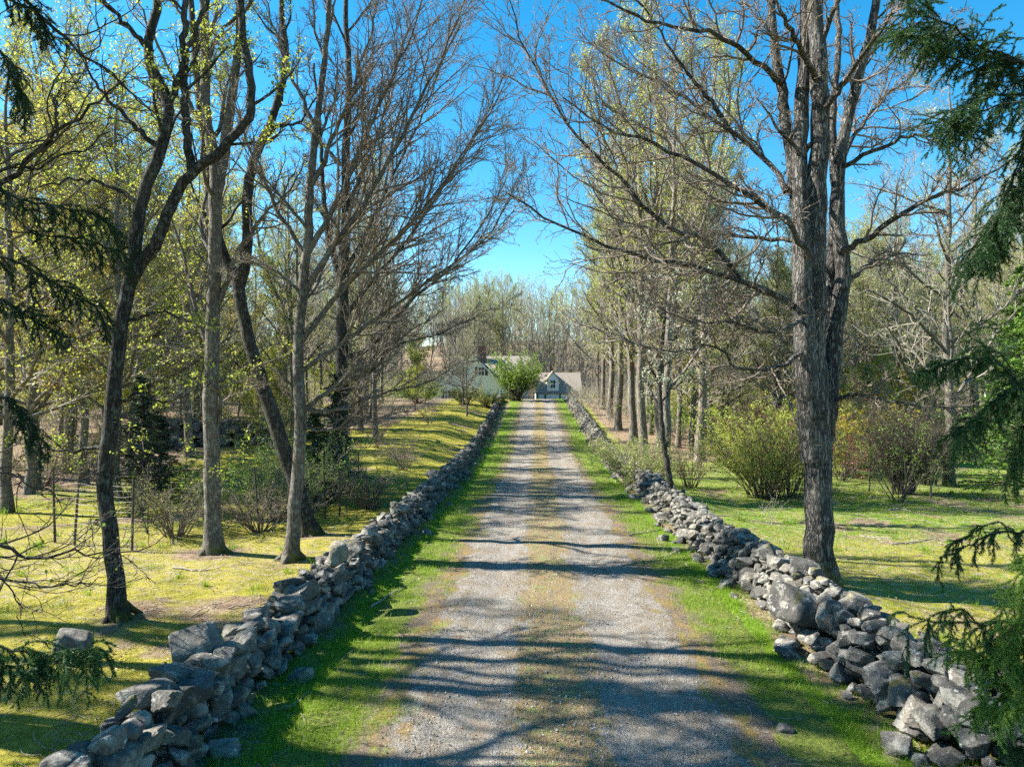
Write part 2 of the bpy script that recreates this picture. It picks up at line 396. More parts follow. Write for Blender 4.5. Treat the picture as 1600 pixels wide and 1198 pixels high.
def stone_mat(name, base=1.0, warm=0.0):
    m, n = mat(name); p = pos(n); a = attr(n); oi = N(n, 'ShaderNodeObjectInfo').outputs['Random']
    f = math_(n, 'FRACT', math_(n, 'ADD', a, math_(n, 'MULTIPLY', oi, 3.7)))
    b = ramp(n, f, [(0, (.085*base, .08*base, .072*base)), (.35, (.16*base, .15*base, .13*base)), (.6, (.21*base, .195*base, .165*base)),
                    (.82, (.29*base, .255*base, .205*base)), (1, (.13*base, .13*base, .13*base))])
    if warm: b = mixc(n, warm, b, (.34, .28, .17))
    n1 = noise(n, p, 4, 7, .72); n2 = noise(n, p, 18, 6, .75); n3 = noise(n, p, 2.2, 4, .6)
    c = mixc(n, mrange(n, n2, .35, .65, 0, .75), b, (.05, .048, .045))
    c = mixc(n, mrange(n, n1, .50, .60, 0, .65), c, (.35, .33, .28))
    c = mixc(n, mrange(n, noise(n, p, 9, 5, .8), .60, .66, 0, .85), c, (.55, .55, .50))
    g = N(n, 'ShaderNodeSeparateXYZ'); n.links.new(N(n, 'ShaderNodeNewGeometry').outputs['Normal'], g.inputs[0])
    mk = math_(n, 'MULTIPLY', mrange(n, g.outputs[2], .2, .8), mrange(n, n3, .60, .70)); 
    c = mixc(n, math_(n, 'MULTIPLY', mk, .75), c, (.15, .13, .025))
    h = math_(n, 'ADD', math_(n, 'MULTIPLY', n1, 1.0), math_(n, 'MULTIPLY', n2, .5))
    finish(n, c, .9, h, .9, .035, .25); return m
STONE = stone_mat('fieldstone', .8); STONE_TAN = stone_mat('tan_fieldstone', 1.1, .75)
def plain(name, col, rough=.7, bumpscale=0, col2=None, sc=3, bd=.01, metal=0):
    m, n = mat(name); c = col
    if col2: c = mixc(n, mrange(n, noise(n, pos(n), sc, 5, .65), .35, .65), col, col2)
    h = noise(n, pos(n), bumpscale, 4) if bumpscale else None
    p = finish(n, c, rough, h, .5, bd); p.inputs['Metallic'].default_value = metal; return m
MINT = plain('mint_clapboard', (.56, .64, .55), .6, 30, (.66, .73, .64), 4)
TRIM = plain('white_trim', (.72, .76, .74), .5, 0, (.62, .68, .65), 6)
DARKWOOD = plain('dark_shutter', (.03, .045, .04), .6, 0, (.05, .06, .055), 8)
GLASSM = plain('window_glass', (.03, .04, .05), .12, 0, (.05, .06, .07), 2)
BRICK = plain('chimney_brick', (.20, .085, .06), .85, 20, (.28, .14, .10), 9)
POLEM = plain('weathered_pole', (.19, .165, .14), .85, 20, (.27, .24, .21), 5)
POST = plain('rusty_post', (.045, .04, .035), .75, 40, (.09, .07, .05), 12, .004)
WIRE = plain('fence_wire', (.20, .20, .19), .55, 0, (.13, .12, .11), 6, 0, .4)
DEADWOOD = plain('dead_wood', (.20, .17, .14), .9, 25, (.34, .30, .26), 9, .01)
def shingle_mat():
    m, n = mat('roof_shingle'); p = pos(n); st = mapping(n, p, (2.5, 1, 7))
    v = N(n, 'ShaderNodeTexBrick'); v.inputs['Scale'].default_value = 1.6; n.links.new(mapping(n, p, (1, .01, 1)), v.inputs['Vector'])
    c = ramp(n, noise(n, st, 3, 6, .7), [(.3, (.15, .125, .10)), (.5, (.26, .22, .175)), (.7, (.38, .33, .265))])
    finish(n, c, .9, noise(n, st, 4, 4), .6, .03); return m
SHINGLE = shingle_mat()

# ------------------------------------------------------------------ ground, drive
def axis(segs):
    out = [segs[0][0]]
    for a, b, st in segs:
        n_ = max(1, int(round((b-a)/st))); out += list(np.linspace(a, b, n_+1)[1:])
    return np.array(out)
def grid_mesh(name, X, Y, Z, mats):
    ny, nx = X.shape; idx = np.arange(nx*ny).reshape(ny, nx)
    Q = np.stack([idx[:-1, :-1], idx[:-1, 1:], idx[1:, 1:], idx[1:, :-1]], -1).reshape(-1, 4)
    g = Geo(); g.add(np.stack([X, Y, Z], -1), quads=Q); return g.mesh(name, mats)
xs = axis([(-600, -120, 40), (-120, -40, 4), (-40, -14, 1), (-14, 18, .16), (18, 50, 1), (50, 130, 4), (130, 600, 40)])
ys = axis([(-60, 0, 6), (0, 4, .5), (4, 24, .16), (24, 60, .4), (60, 130, 1), (130, 220, 6), (220, 900, 40)])
X, Y = np.meshgrid(xs, ys); U = X-roadx(Y)
Z = terrain(X, Y) - .03*(np.abs(U) < 2.7)*(Y < 110)
gm_ = grid_mesh('ground', X, Y, Z, [GROUND])
pn = np.stack([X, Y], -1)
def zones(X, Y):
    U = X-roadx(Y)
    ver = (1-sstep(3.3, 4.2, np.abs(U)))
    gl = .35*np.exp(-((Y-27)/10)**2)+.25*(fbm(np.stack([X/4, Y/4], -1), 40)-.3)
    gr = .30+.35*sstep(15, 20, Y)-.2*sstep(40, 50, Y)
    ver = ver*(1-sstep(96, 112, Y)); green = np.where(U < 0, gl, gr)*(1-sstep(96, 115, Y)); green = np.maximum(green, ver*.85)
    bl = np.maximum(sstep(-14, -22, U)*sstep(14, 24, Y), sstep(44, 56, Y)*sstep(-9, -14, U)); bl = np.maximum(bl, sstep(84, 96, Y)*sstep(-6, -10, U)*.7)
    br = np.maximum(sstep(34, 42, Y)*sstep(4.5, 6.5, U)*(1-sstep(10, 16, U)), sstep(39, 46, Y)*sstep(9, 12, U))
    brown = np.maximum(np.where(U < 0, bl, br), sstep(112, 122, Y))
    dl = .34*np.exp(-((Y-14.5)/4)**2)*sstep(-3.5, -6, U)+.14
    dr = .42
    dry = np.where(U < 0, dl, dr)*(1-ver*.7)
    sh = np.where(U > 0, 1.95+.75*np.exp(-(Y/9.5)**2), 2.0+.35*np.exp(-(Y/7)**2)); m_ = (1-sstep(sh-.1, sh+.35, np.abs(U)))*(1-sstep(100, 112, Y))
    green = green*(1-.8*m_); brown = np.maximum(brown, m_*.75)
    foot = sstep(2.95, 3.25, np.abs(U))*(1-sstep(4.2, 4.8, np.abs(U)))*(1-sstep(80, 95, Y)); brown = np.maximum(brown, foot*.55)
    dist_ = 9+0*X
    for bx, by in ((5.68, 12.6), (-6.17, 10.7), (-6.7, 15.3), (-5.18, 17.6), (-4.75, 14.7), (-6.3, 25.5), (7.3, 20), (10.6, 20), (9, 19.5)): dist_ = np.minimum(dist_, np.hypot(X-bx, Y-by))
    brown = np.maximum(brown, .62*(1-sstep(.3, 1.5, dist_)))
    brown = np.maximum(brown, .5*sstep(.56, .66, fbm(np.stack([X/1.9, Y/1.9], -1), 44))*(np.abs(U) > 4.4))
    return green, brown, dry
zg, zb, zd = zones(X, Y)
ca = gm_.attributes.new('zone', 'FLOAT_COLOR', 'POINT')
ca.data.foreach_set('color', np.stack([zg, zb, zd, np.ones_like(zg)], -1).astype(np.float32).ravel())
go = link('ground', gm_); tag(go, 'mossy lawn and leaf littered forest floor', kind='structure')
us = np.linspace(-3.0, 3.0, 61); yr = axis([(-20, 4, 2), (4, 24, .12), (24, 60, .4), (60, 112, 1)])
UU, YY = np.meshgrid(us, yr); XX = UU+roadx(YY)
crown = .05*(1-(np.abs(UU)/2.6)**2) - .05*np.exp(-((np.abs(UU)-.95)/.3)**2)*.7
ZZ = prof(YY)+.004+crown*.8+(vnoise(np.stack([XX/.5, YY/.5], -1), 8)-.5)*.02-.012*sstep(.60, .78, fbm(np.stack([XX/.8, YY/1.6], -1), 23, 3))
wz = sstep(1.9, 2.4, np.abs(UU)); ZZ = ZZ*(1-wz)+(terrain(XX, YY)+.008)*wz; ZZ = np.where(np.abs(UU) > 2.93, terrain(XX, YY)-.05, ZZ)
ro = link('gravel_drive', grid_mesh('gravel_drive', XX, YY, ZZ, [ROAD])); tag(ro, 'gravel drive with mossy centre strip', kind='structure')

# ------------------------------------------------------------------ grass, litter, pebbles
def blades(name, x, y, h, w, m, label, lean=.35, tint=None):
    n_ = len(x); z = terrain(x, y)-.01; yaw = rng.uniform(0, 2*math.pi, n_)
    ax = np.stack([np.cos(yaw), np.sin(yaw), np.zeros(n_)], -1)*(w[:, None]*.5)
    b = np.stack([x, y, z], -1); ln = rng.normal(0, lean, (n_, 2))*h[:, None]
    mid = b+np.stack([ln[:, 0]*.35, ln[:, 1]*.35, h*.6], -1); tip = b+np.stack([ln[:, 0], ln[:, 1], h*.95], -1)
    V = np.stack([b-ax, b+ax, mid+ax*.7, mid-ax*.7, tip], 1)
    i = np.arange(n_)[:, None]*5
    g = Geo(); t = rng.random(n_)*.5+.5*fbm(np.stack([x/1.3, y/1.3], -1), 60) if tint is None else tint
    g.add(V.reshape(-1, 3), quads=i+np.array([[0, 1, 2, 3]]), tris=i+np.array([[3, 2, 4]]), tint=np.repeat(t, 5))
    o = link(name, g.mesh(name, [m])); tag(o, label, 'grass', kind='stuff'); return o
def scatter(n_, y0, y1, u0, u1, pw=1.6):
    t = rng.random(n_); y = (y0**(1-pw)+t*(y1**(1-pw)-y0**(1-pw)))**(1/(1-pw)) if pw != 1 else y0*(y1/y0)**t
    u = rng.uniform(u0, u1, n_); return roadx(y)+u, y, u
px_, py_, pu_ = scatter(560000, 3.6, 100, -3.9, 4.1, 1.75)
au = np.abs(pu_); nn = fbm(np.stack([px_/1.1, py_/1.1], -1), 71, 4); n5 = fbm(np.stack([px_/.28, py_/.28], -1), 75, 3)
edge = 1.72+1.3*(nn-.5)+np.where(pu_ > 0, .95*np.exp(-(py_/10)**2)+.1, .35*np.exp(-(py_/7)**2))
dens = sstep(edge, edge+.35, au)*(.12+.88*sstep(.38, .52, n5))*(1-.8*sstep(3.1, 3.7, au))*(1-.85*sstep(.54, .66, nn))
dens = dens*(1-.6*sstep(48, 60, py_)*sstep(0, .2, vnoise(np.stack([px_*0, py_/8], -1), 9)-.4))
k = rng.random(len(px_)) < dens
x, y = px_[k], py_[k]; sc = np.clip(y/9, 1, 5)
blades('verge_grass', x, y, rng.uniform(.035, .11, len(x))*np.clip(.8+y/60, 1, 1.5), .0042*sc*rng.uniform(.7, 1.4, len(x)), GRASS, 'bright green grass on the verges between drive and stone walls')
# centre strip weeds
px_, py_, pu_ = scatter(60000, 3.6, 60, -.6, .6, 1.8); n5 = fbm(np.stack([px_/.6, py_/1.1], -1), 79, 4)
k = rng.random(len(px_)) < sstep(.52, .66, n5)*.6; x, y = px_[k], py_[k]
def roadz(x, y): return prof(y)
_t = terrain
terrain_save = terrain
o_ = blades('drive_weeds', x, y, rng.uniform(.015, .045, len(x)), .005*np.clip(y/9, 1, 4), GRASS_L, 'thin weeds and moss tufts along the centre of the drive', .6)
o_.location.z = .03
# lawns
def lawn_tufts(name, x, y, dens, h0, h1, m, label, w0=.004):
    k = rng.random(len(x)) < dens; x, y = x[k], y[k]
    blades(name, x, y, rng.uniform(h0, h1, len(x)), w0*np.clip(y/8, 1, 5)*rng.uniform(.7, 1.3, len(x)), m, label, .5)
n_ = 360000; y = 4+46*rng.random(n_)**1.5; x = rng.uniform(-1, 1, n_)*y*.85; u = x-roadx(y)
g_, b_, d_ = zones(x, y); nn = fbm(np.stack([x/.7, y/.7], -1), 81, 4)
lawn_tufts('left_lawn_grass', x, y, (u < -4.6)*(1-b_)*sstep(.46, .62, nn+.3*(g_-.2))*.9, .02, .07, GRASS_L, 'short sparse grass over the mossy left lawn')
lawn_tufts('right_lawn_grass', x, y, (u > 4.9)*(1-b_)*sstep(.42, .58, nn+.5*(g_-.3))*.8, .025, .085, GRASS, 'short green grass of the right lawn')
# fallen twigs
def twig_litter():
    rg = np.random.default_rng(5); n_ = 3600; y = 4.2+32*rg.random(n_)**1.6; x = rg.uniform(-1, 1, n_)*y*.85; u = np.abs(x-roadx(y))
    k = rg.random(n_) < np.where(u < 1.8, .08, np.where(u < 3.2, .45, 1)); x, y = x[k], y[k]; n_ = len(x)
    a = rg.uniform(0, 6.28, n_); L = rg.gamma(2, .09, n_)+.05; t = np.linspace(-.5, .5, 5); bend = rg.normal(0, .12, n_)
    px = x[:, None]+np.cos(a)[:, None]*L[:, None]*t+np.sin(a)[:, None]*(bend*L)[:, None]*(1-4*t*t); py = y[:, None]+np.sin(a)[:, None]*L[:, None]*t-np.cos(a)[:, None]*(bend*L)[:, None]*(1-4*t*t)
    P = np.stack([px, py, terrain(px, py)+.022+.012*rg.random((n_, 1))], -1); g = Geo(); r = rg.uniform(.002, .005, n_)*np.clip(y/9, 1, 3)
    tubes(g, P, r[:, None]*np.array([1, .95, .85, .7, .5])[None], 4, 0)
    C, RR = grow(P, r[:, None]*np.ones((1, 5)), 1, .4, .8, .7, .5, 3, 0, .1, .6, .0015, .05, rg=rg); C[:, :, 2] = np.clip(C[:, :, 2], C[:, :1, 2]-.01, C[:, :1, 2]+.03); tubes(g, C, RR, 3, 0)
    tag(link('twig_litter', g.mesh('twig_litter', [DEADWOOD])), 'small fallen twigs scattered over lawns and verges', 'twigs', kind='stuff')
twig_litter()
# taller tufts
n_ = 900; y = 5+40*rng.random(n_)**1.4; x = rng.uniform(-1, 1, n_)*y*.85; u = np.abs(x-roadx(y)); k = (u > 3.0)&(rng.random(n_) < np.where(u < 4.6, 1, .6)); x, y = x[k], y[k]
own = np.repeat(np.arange(len(x)), 34); K = len(own); sp = rng.uniform(.03, .11, len(x))[own]; x, y = x[own]+rng.normal(0, 1, K)*sp, y[own]+rng.normal(0, 1, K)*sp
blades('grass_tufts', x, y, rng.uniform(.05, .2, K), .006*np.clip(y/9, 1, 4), GRASS, 'taller grass tufts along the wall feet and on the lawns', .45)
# dead leaves and pebbles
n_ = 120000; y = 4+60*rng.random(n_)**1.8; x = rng.uniform(-1, 1, n_)*y*.85; u = np.abs(x-roadx(y)); nn = fbm(np.stack([x/.9, y/.9], -1), 91, 4)
k = rng.random(n_) < np.where(u < 1.9, .12, np.where(u < 3.4, .35, .75))*sstep(.42, .6, nn); x, y = x[k], y[k]
g = Geo(); leaves(g, np.stack([x, y, terrain(x, y)+.025], -1), .04, 0, flat=.75); L_ = g.mesh('leaf_litter', [DRY]); tag(link('leaf_litter', L_), 'scattered brown dead leaves on lawn and verge', 'leaf litter', kind='stuff')
n_ = 90000; t = rng.random(n_); y = 3.8*(26/3.8)**t; u = rng.uniform(-2.1, 2.1, n_); x = roadx(y)+u
k = rng.random(n_) < 1-.93*sstep(1.3, 1.95, np.abs(u)); x, y, u = x[k], y[k], u[k]; n_ = len(x)
c = np.stack([x, y, prof(y)+.012+.04*(1-(u/2.6)**2)-.04*np.exp(-((np.abs(u)-.95)/.3)**2)], -1); s = rng.gamma(2.0, .0018, n_)+.002
oc = np.array([[1, 0, 0], [0, 1, 0], [-1, 0, 0], [0, -1, 0], [0, 0, .8], [0, 0, -.8]]); 
V = c[:, None]+(oc[None]*(1+rng.normal(0, .3, (n_, 6, 1))))*s[:, None, None]
f = np.array([[0, 1, 4], [1, 2, 4], [2, 3, 4], [3, 0, 4]]); g = Geo()
g.add(V.reshape(-1, 3), tris=(np.arange(n_)[:, None, None]*6+f).reshape(-1, 3), tint=np.repeat(rng.random(n_), 6))
PEB, nn_ = mat('loose_gravel'); finish(nn_, ramp(nn_, attr(nn_), [(0, (.10, .095, .09)), (.5, (.20, .185, .16)), (.85, (.32, .29, .26)), (1, (.55, .52, .47))]), .85)
tag(link('loose_gravel', g.mesh('loose_gravel', [PEB], False)), 'loose grey gravel chips on the drive', 'gravel', kind='stuff')

# ------------------------------------------------------------------ stones
def icosphere(sub):
    import bmesh
    bm = bmesh.new(); bmesh.ops.create_icosphere(bm, subdivisions=sub, radius=1)
    v = np.array([w.co[:] for w in bm.verts]); f = np.array([[a.index for a in q.verts] for q in bm.faces]); bm.free(); return norm(v), f
ICO = {s: icosphere(s) for s in (1, 2, 3, 4)}
def rock(seed, sub, p=14):
    r = np.random.default_rng(seed); D, F = ICO[sub]
    k = r.integers(8, 13); nr = norm(r.normal(size=(k, 3))); h = r.uniform(.62, 1.0, k)
    base = norm(np.vstack([np.eye(3), -np.eye(3)])+r.normal(0, .18, (6, 3)))
    nr = np.vstack([nr, base]); h = np.concatenate([h, r.uniform(.66, .88, 6)])
    a = np.maximum(D@nr.T/h, 0); q = p*1.8 if p < 10 else 34+p; rad = 1/a.max(1) if q > 52 else ((a/a.max(1, keepdims=True))**q).sum(1)**(-1/q)/a.max(1)
    V = D*rad[:, None]
    V = V+D*((fbm(D*1.9+seed, seed, 3)-.5)*(.12 if p < 10 else .06))[:, None]
    if p < 10: V = V+D*((fbm(D*7+seed, seed+9, 3)-.5)*.075)[:, None]
    return V, F
ROCKS = {s: [rock(50+i, s, [12, 16, 22][i % 3]) for i in range(16)] for s in (1, 2, 3)}
ROCKME = []
for i in range(16):
    V, F = rock(50+i, 4, [12, 16, 22][i % 3]); g = Geo(); g.add(V, tris=F); ROCKME.append(g.mesh('stone', [STONE], False))
def rotm(e): return np.array(Euler(e).to_matrix())
def build_wall(name, label, cen, y0, y1, width, height, face, group, nparts=100, rs=1, ymin_part=4.0, seedn=1):
    """cen(y)->x centre; face=+1 if the drive is on its right"""
    r = np.random.default_rng(seedn); st = []
    y = y0
    while y < y1:
        wloc = width*(1+(.45 if face < 0 else .1)*math.exp(-((y-6)/4)**2))
        top = height*(.92+.22*float(vnoise(np.array([y/1.7, 3.0*seedn]), 12)))
        zc = 0; c = 0; kf = 1+.30*math.exp(-(max(y-6, 0)/5)**2)
        while zc < top:
            hh = (.14 if c else .15)*kf
            wc = wloc*(1-.52*zc/top)
            nl = max(1, int(round(wc/(.225*kf))))
            for j in range(nl):
                for _ in range(1):
                    lat = (-.5+(j+.5)/nl)*wc+r.normal(0, .04)
                    L = (r.gamma(5, .0185)+.04)*kf
                    L = min(L, .27)
                    if r.random() < .05: L *= 1.25
                    sx_, sy_, sz_ = L*r.uniform(.62, .85), L*r.uniform(.72, 1.15), L*r.uniform(.36, .66)
                    yy = y+(c % 2)*.11*kf+r.normal(0, .04)
                    st.append((cen(yy)+lat, yy, zc+hh*.5+r.normal(0, .03), sx_, sy_, sz_, r.normal(0, .3), r.normal(0, .3), r.uniform(0, 6.28), lat/wc*face, zc/top))
            zc += hh*.82; c += 1
        if r.random() < (.4 if face < 0 else .12):   # tumbled stones at the foot, drive side
            L = r.uniform(.07, .19); lat = face*(wloc*.5+abs(r.normal(.08, .18)))
            st.append((cen(y)+lat, y+r.normal(0, .1), L*.3, L, L*1.1, L*.7, r.normal(0, .3), r.normal(0, .3), r.uniform(0, 6.28), .5, 0))
        y += .23*kf
    st = np.array(st)
    root = empty(name, (cen(12), 12.0, float(terrain(cen(12), 12))), label, 'stone wall', group)
    off = np.array(root.location)
    dist = np.hypot(st[:, 0], st[:, 1])
    vis = (st[:, 9] > -.35) | (st[:, 10] > .6)
    infr = np.abs(st[:, 0]/np.maximum(st[:, 1], .1))*FPX < 790
    low = (3.75-st[:, 2])/np.maximum(st[:, 1], .1)*FPX < 600
    score = st[:, 3]*st[:, 4]/dist**2*(1+st[:, 9]*.4)*vis*infr*low
    order = np.argsort(-score); chosen = set(order[:nparts].tolist())
    g = Geo()
    for i, s in enumerate(st):
        z = float(terrain(s[0], s[1]))+s[2]
        k = int(r.integers(16))
        if i in chosen:
            o = link('stone', ROCKME[k], root)
            o.location = (s[0]-off[0], s[1]-off[1], z-off[2]); o.rotation_euler = (s[6], s[7], s[8]); o.scale = (s[3], s[4], s[5])
            if nparts < 101 and False: pass
        else:
            sub = 3 if s[1] < 13 else (2 if s[1] < 40 else 1)
            V, F = ROCKS[sub][k]; V = (V*s[3:6])@rotm((s[6], s[7], s[8])).T+np.array([s[0], s[1], z])-off
            g.add(V, tris=F, tint=r.random())
    o = link('stones', g.mesh('stones', [STONE], False), root); o['kind'] = 'stuff'
    return root
WL = lambda y: float(np.interp(y, [0, 6.5, 12, 18, 27, 40, 70, 100], [-3.6, -3.42, -3.12, -2.88, -2.65, -2.38, -1.75, -1.2]))
WR = lambda y: float(np.interp(y, [0, 5, 7, 8.2, 13, 16.2, 21.5, 44, 80, 100], [5.1, 4.95, 4.8, 4.66, 4.62, 4.68, 4.95, 5.9, 7.2, 7.9]))
build_wall('fieldstone_wall', 'dry laid grey fieldstone wall along the left side of the gravel drive', WL, 3.2, 88, .78, .64, 1, 'fieldstone walls flanking the drive', seedn=3)
build_wall('fieldstone_wall', 'dry laid grey fieldstone wall along the right side of the drive below the big maple', WR, 3.4, 90, 1.02, .62, -1, 'fieldstone walls flanking the drive', seedn=8)
def big_rock(name, p, s, rot, m, label, cat='boulder', seed=5, group=None, pp=9):
    V, F = rock(seed, 4, pp); g = Geo(); g.add(V*np.array(s), tris=F, tint=.3); o = link(name, g.mesh(name, [m]), None, p); o.rotation_euler = rot
    return tag(o, label, cat, group)
def on_wall(W_, y, lat, z): return (W_(y)+lat, y, float(terrain(W_(y), y))+z)
big_rock('boulder', on_wall(WR, 9.75, -.5, .5), (.40, .38, .36), (.2, .5, .4), STONE, 'big round grey boulder bulging from the face of the right wall', seed=11, pp=7)
big_rock('boulder', on_wall(WL, 11.3, .3, .98), (.19, .22, .22), (.2, -.3, .2), STONE_TAN, 'smooth tan round stone on top of the left wall', seed=13, pp=6)
big_rock('boulder', ground_at(112, 1026)+np.array([0, 0, .12]), (.30, .25, .26), (0, .1, .3), STONE, 'dark squat mossy block alone on the left lawn', seed=17, pp=22)
for px, py, s, lb in ((1220, 985, .16, 'small stone lying apart on the grass at the foot of the right wall'), (1238, 1008, .12, 'smallest loose stone on the grass beside the right wall'),
                  (1225, 1145, .10, 'flat stone at the edge of the bare soil in the lower right'), (792, 0, 0, '')):
    if s: big_rock('loose_stone', ground_at(px, py)+np.array([0, 0, s*.3]), (s, s*.9, s*.6), (0, 0, px), STONE, lb, 'stone', px, pp=8)
# rubble walls behind the left lawn
def rubble(name, a, b, w, h, n_, label, seed):
    r = np.random.default_rng(seed); g = Geo(); root = empty(name, ((a[0]+b[0])/2, (a[1]+b[1])/2, float(terrain((a[0]+b[0])/2, (a[1]+b[1])/2))), label, 'stone wall')
    off = np.array(root.location); d = norm(np.array(b, float)-np.array(a, float)); nrm = np.array([-d[1], d[0]])
    for i in range(n_):
        t = r.random(); lat = r.normal(0, .38)*w; p = np.array(a)+(np.array(b)-np.array(a))*t+nrm*lat
        z = float(terrain(p[0], p[1]))+max(0, h*(1-abs(lat)/w))*r.random()+.08; s = r.uniform(.16, .42)
        V, F = ROCKS[2][int(r.integers(16))]; V = (V*np.array([s, s*r.uniform(.7, 1.1), s*r.uniform(.45, .8)]))@rotm((r.normal(0, .4), r.normal(0, .4), r.uniform(0, 6))).T+np.array([p[0], p[1], z])-off
        g.add(V, tris=F, tint=r.random())
    o = link('stones', g.mesh('stones', [STONE], False), root); o['kind'] = 'stuff'
a = put(225, 40); b = put(430, 42); rubble('rubble_wall', a[:2], b[:2], 1.1, 1.5, 420, 'tumbled stone rubble wall at the back of the left lawn behind the tall maple', 5)
if 0: rubble('rubble_heap', a[:2], b[:2], .35, .25, 26, 'low scatter of stones left of the wall in the middle distance', 6)

# ------------------------------------------------------------------ trees in the foreground, traced limb by limb
def px_path(pts, d0, n, wob=.0, rg=None):
    """pts: (px,py[,depth offset])"""
    P = np.array([unproj(p[0], p[1], d0+(p[2] if len(p) > 2 else 0)) for p in pts]); q = catmull(P, n)
    if wob: q[1:] += (rg or rng).normal(0, wob, (n-1, 3))
    return q
def hero(name, label, cat, base, d0, stems, bark_m, twig_m, spec, leaf_m=None, leaf=None, roots=True, seed=1, group=None, fill=True, sides=18, roughf=.10):
    """stems: list of (pts, r0, r1, kind) kind 's' trunk/stem or 'l' limb"""
    rg = np.random.default_rng(seed); org = np.array(base, float)
    root = empty(name, org, label, cat, group)
    tg = Geo(); cg = Geo(); limbs = []
    for pts, r0, r1, kind in stems:
        n_ = 40 if kind == 's' else 22
        P = px_path(pts, d0, n_, .012 if kind == 's' else .02, rg)-org
        t = np.linspace(0, 1, n_); R = r0+(r1-r0)*t**(1.15 if kind == 's' else .85)
        if kind == 's' and abs(P[0, 2]) < .8 and roots:
            P[0, 2] = -.15; hgt = P[:, 2]; R = R*(1+.75*np.exp(-np.maximum(hgt, 0)/.22)*1.0)
        tubes(tg, P[None], R[None], sides if kind == 's' else 9, 0, roughf if kind == 's' else .05)
        limbs.append((P, R, kind))
    if roots:
        for k in range(6):
            a = k*1.047+rg.uniform(-.3, .3); L = rg.uniform(.22, .5)*(1+stems[0][1]); r0 = stems[0][1]*.55; t = np.linspace(0, 1, 8)
            P0 = np.stack([np.cos(a)*(stems[0][1]*.5+t*L), np.sin(a)*(stems[0][1]*.5+t*L), .26*(1-t)**1.8-.03-.10*t], -1)
            gx = terrain(org[0]+P0[:, 0], org[1]+P0[:, 1])-org[2]; P0[:, 2] += gx*t
            tubes(tg, P0[None], (r0*(1-t*.85))[None], 8, 0, .08)
    S_ = [l for l in limbs if l[2] == 's']; Lm = [l for l in limbs if l[2] == 'l']
    groups = []
    if fill and S_:
        P = np.array([l[0] for l in S_]); R = np.array([l[1] for l in S_])
        C, RR = grow(P, R, spec.get('limbs', 5), spec.get('t0', .35), .98, spec.get('ang', .95), spec.get('ll', .30), 14, spec.get('up', .05), spec.get('wob', .12), .45, .008, 1.0, .7, rg=rg, taperlen=.6)
        tubes(tg, C, RR, 7, 0); groups.append((C, RR))
    if Lm: groups.append((np.array([l[0] for l in Lm]), np.array([l[1] for l in Lm])))
    lv = []
    tw = spec.get('tw', .0028)
    for P, R in groups:
        Ln = np.linalg.norm(P[:, 1:]-P[:, :-1], axis=2).sum(1)
        C1, R1 = grow(P, R, np.maximum(5, (Ln*spec.get('d1', 3.2)).astype(int)), .18, 1., spec.get('a1', .75), .38, 9, spec.get('up1', .07), spec.get('w1', .16), .55, tw, .35, .7, side=spec.get('side', .7), rg=rg)
        tubes(cg, C1, R1, 5, 0)
        C2, R2 = grow(C1, R1, spec.get('n2', 7), .15, 1., .7, .42, 6, spec.get('up1', .05), spec.get('w2', .2), .6, tw, .16, .7, side=.8, rg=rg)
        tubes(cg, C2, R2, 4, 0)
        C3, R3 = grow(C2, R2, spec.get('n3', 4), .2, 1., .7, .5, 3, .06, .22, .7, tw*.85, .08, .8, side=.9, rg=rg)
        tubes(cg, C3, R3, 3, 0)
        lv += [C2, C3]
    if leaf_m is not None and leaf:
        for C in lv[1::2]:
            pts = along(C, leaf[0], rg, (leaf[2] if len(leaf) > 2 else .03)*.5)
            if len(leaf) > 3: pts = pts[rg.random(len(pts)) < leaf[3]]
            pts = np.repeat(pts[::3], 3, 0)+rg.normal(0, leaf[1]*.55, (len(pts[::3])*3, 3)) if leaf[0] > 1 else pts
            leaves(cg, pts, leaf[1], 1, rg=rg)
    link('trunk', tg.mesh('trunk', [bark_m]), root)
    link('crown', cg.mesh('crown', [twig_m]+([leaf_m] if leaf_m else [])), root)
    return root

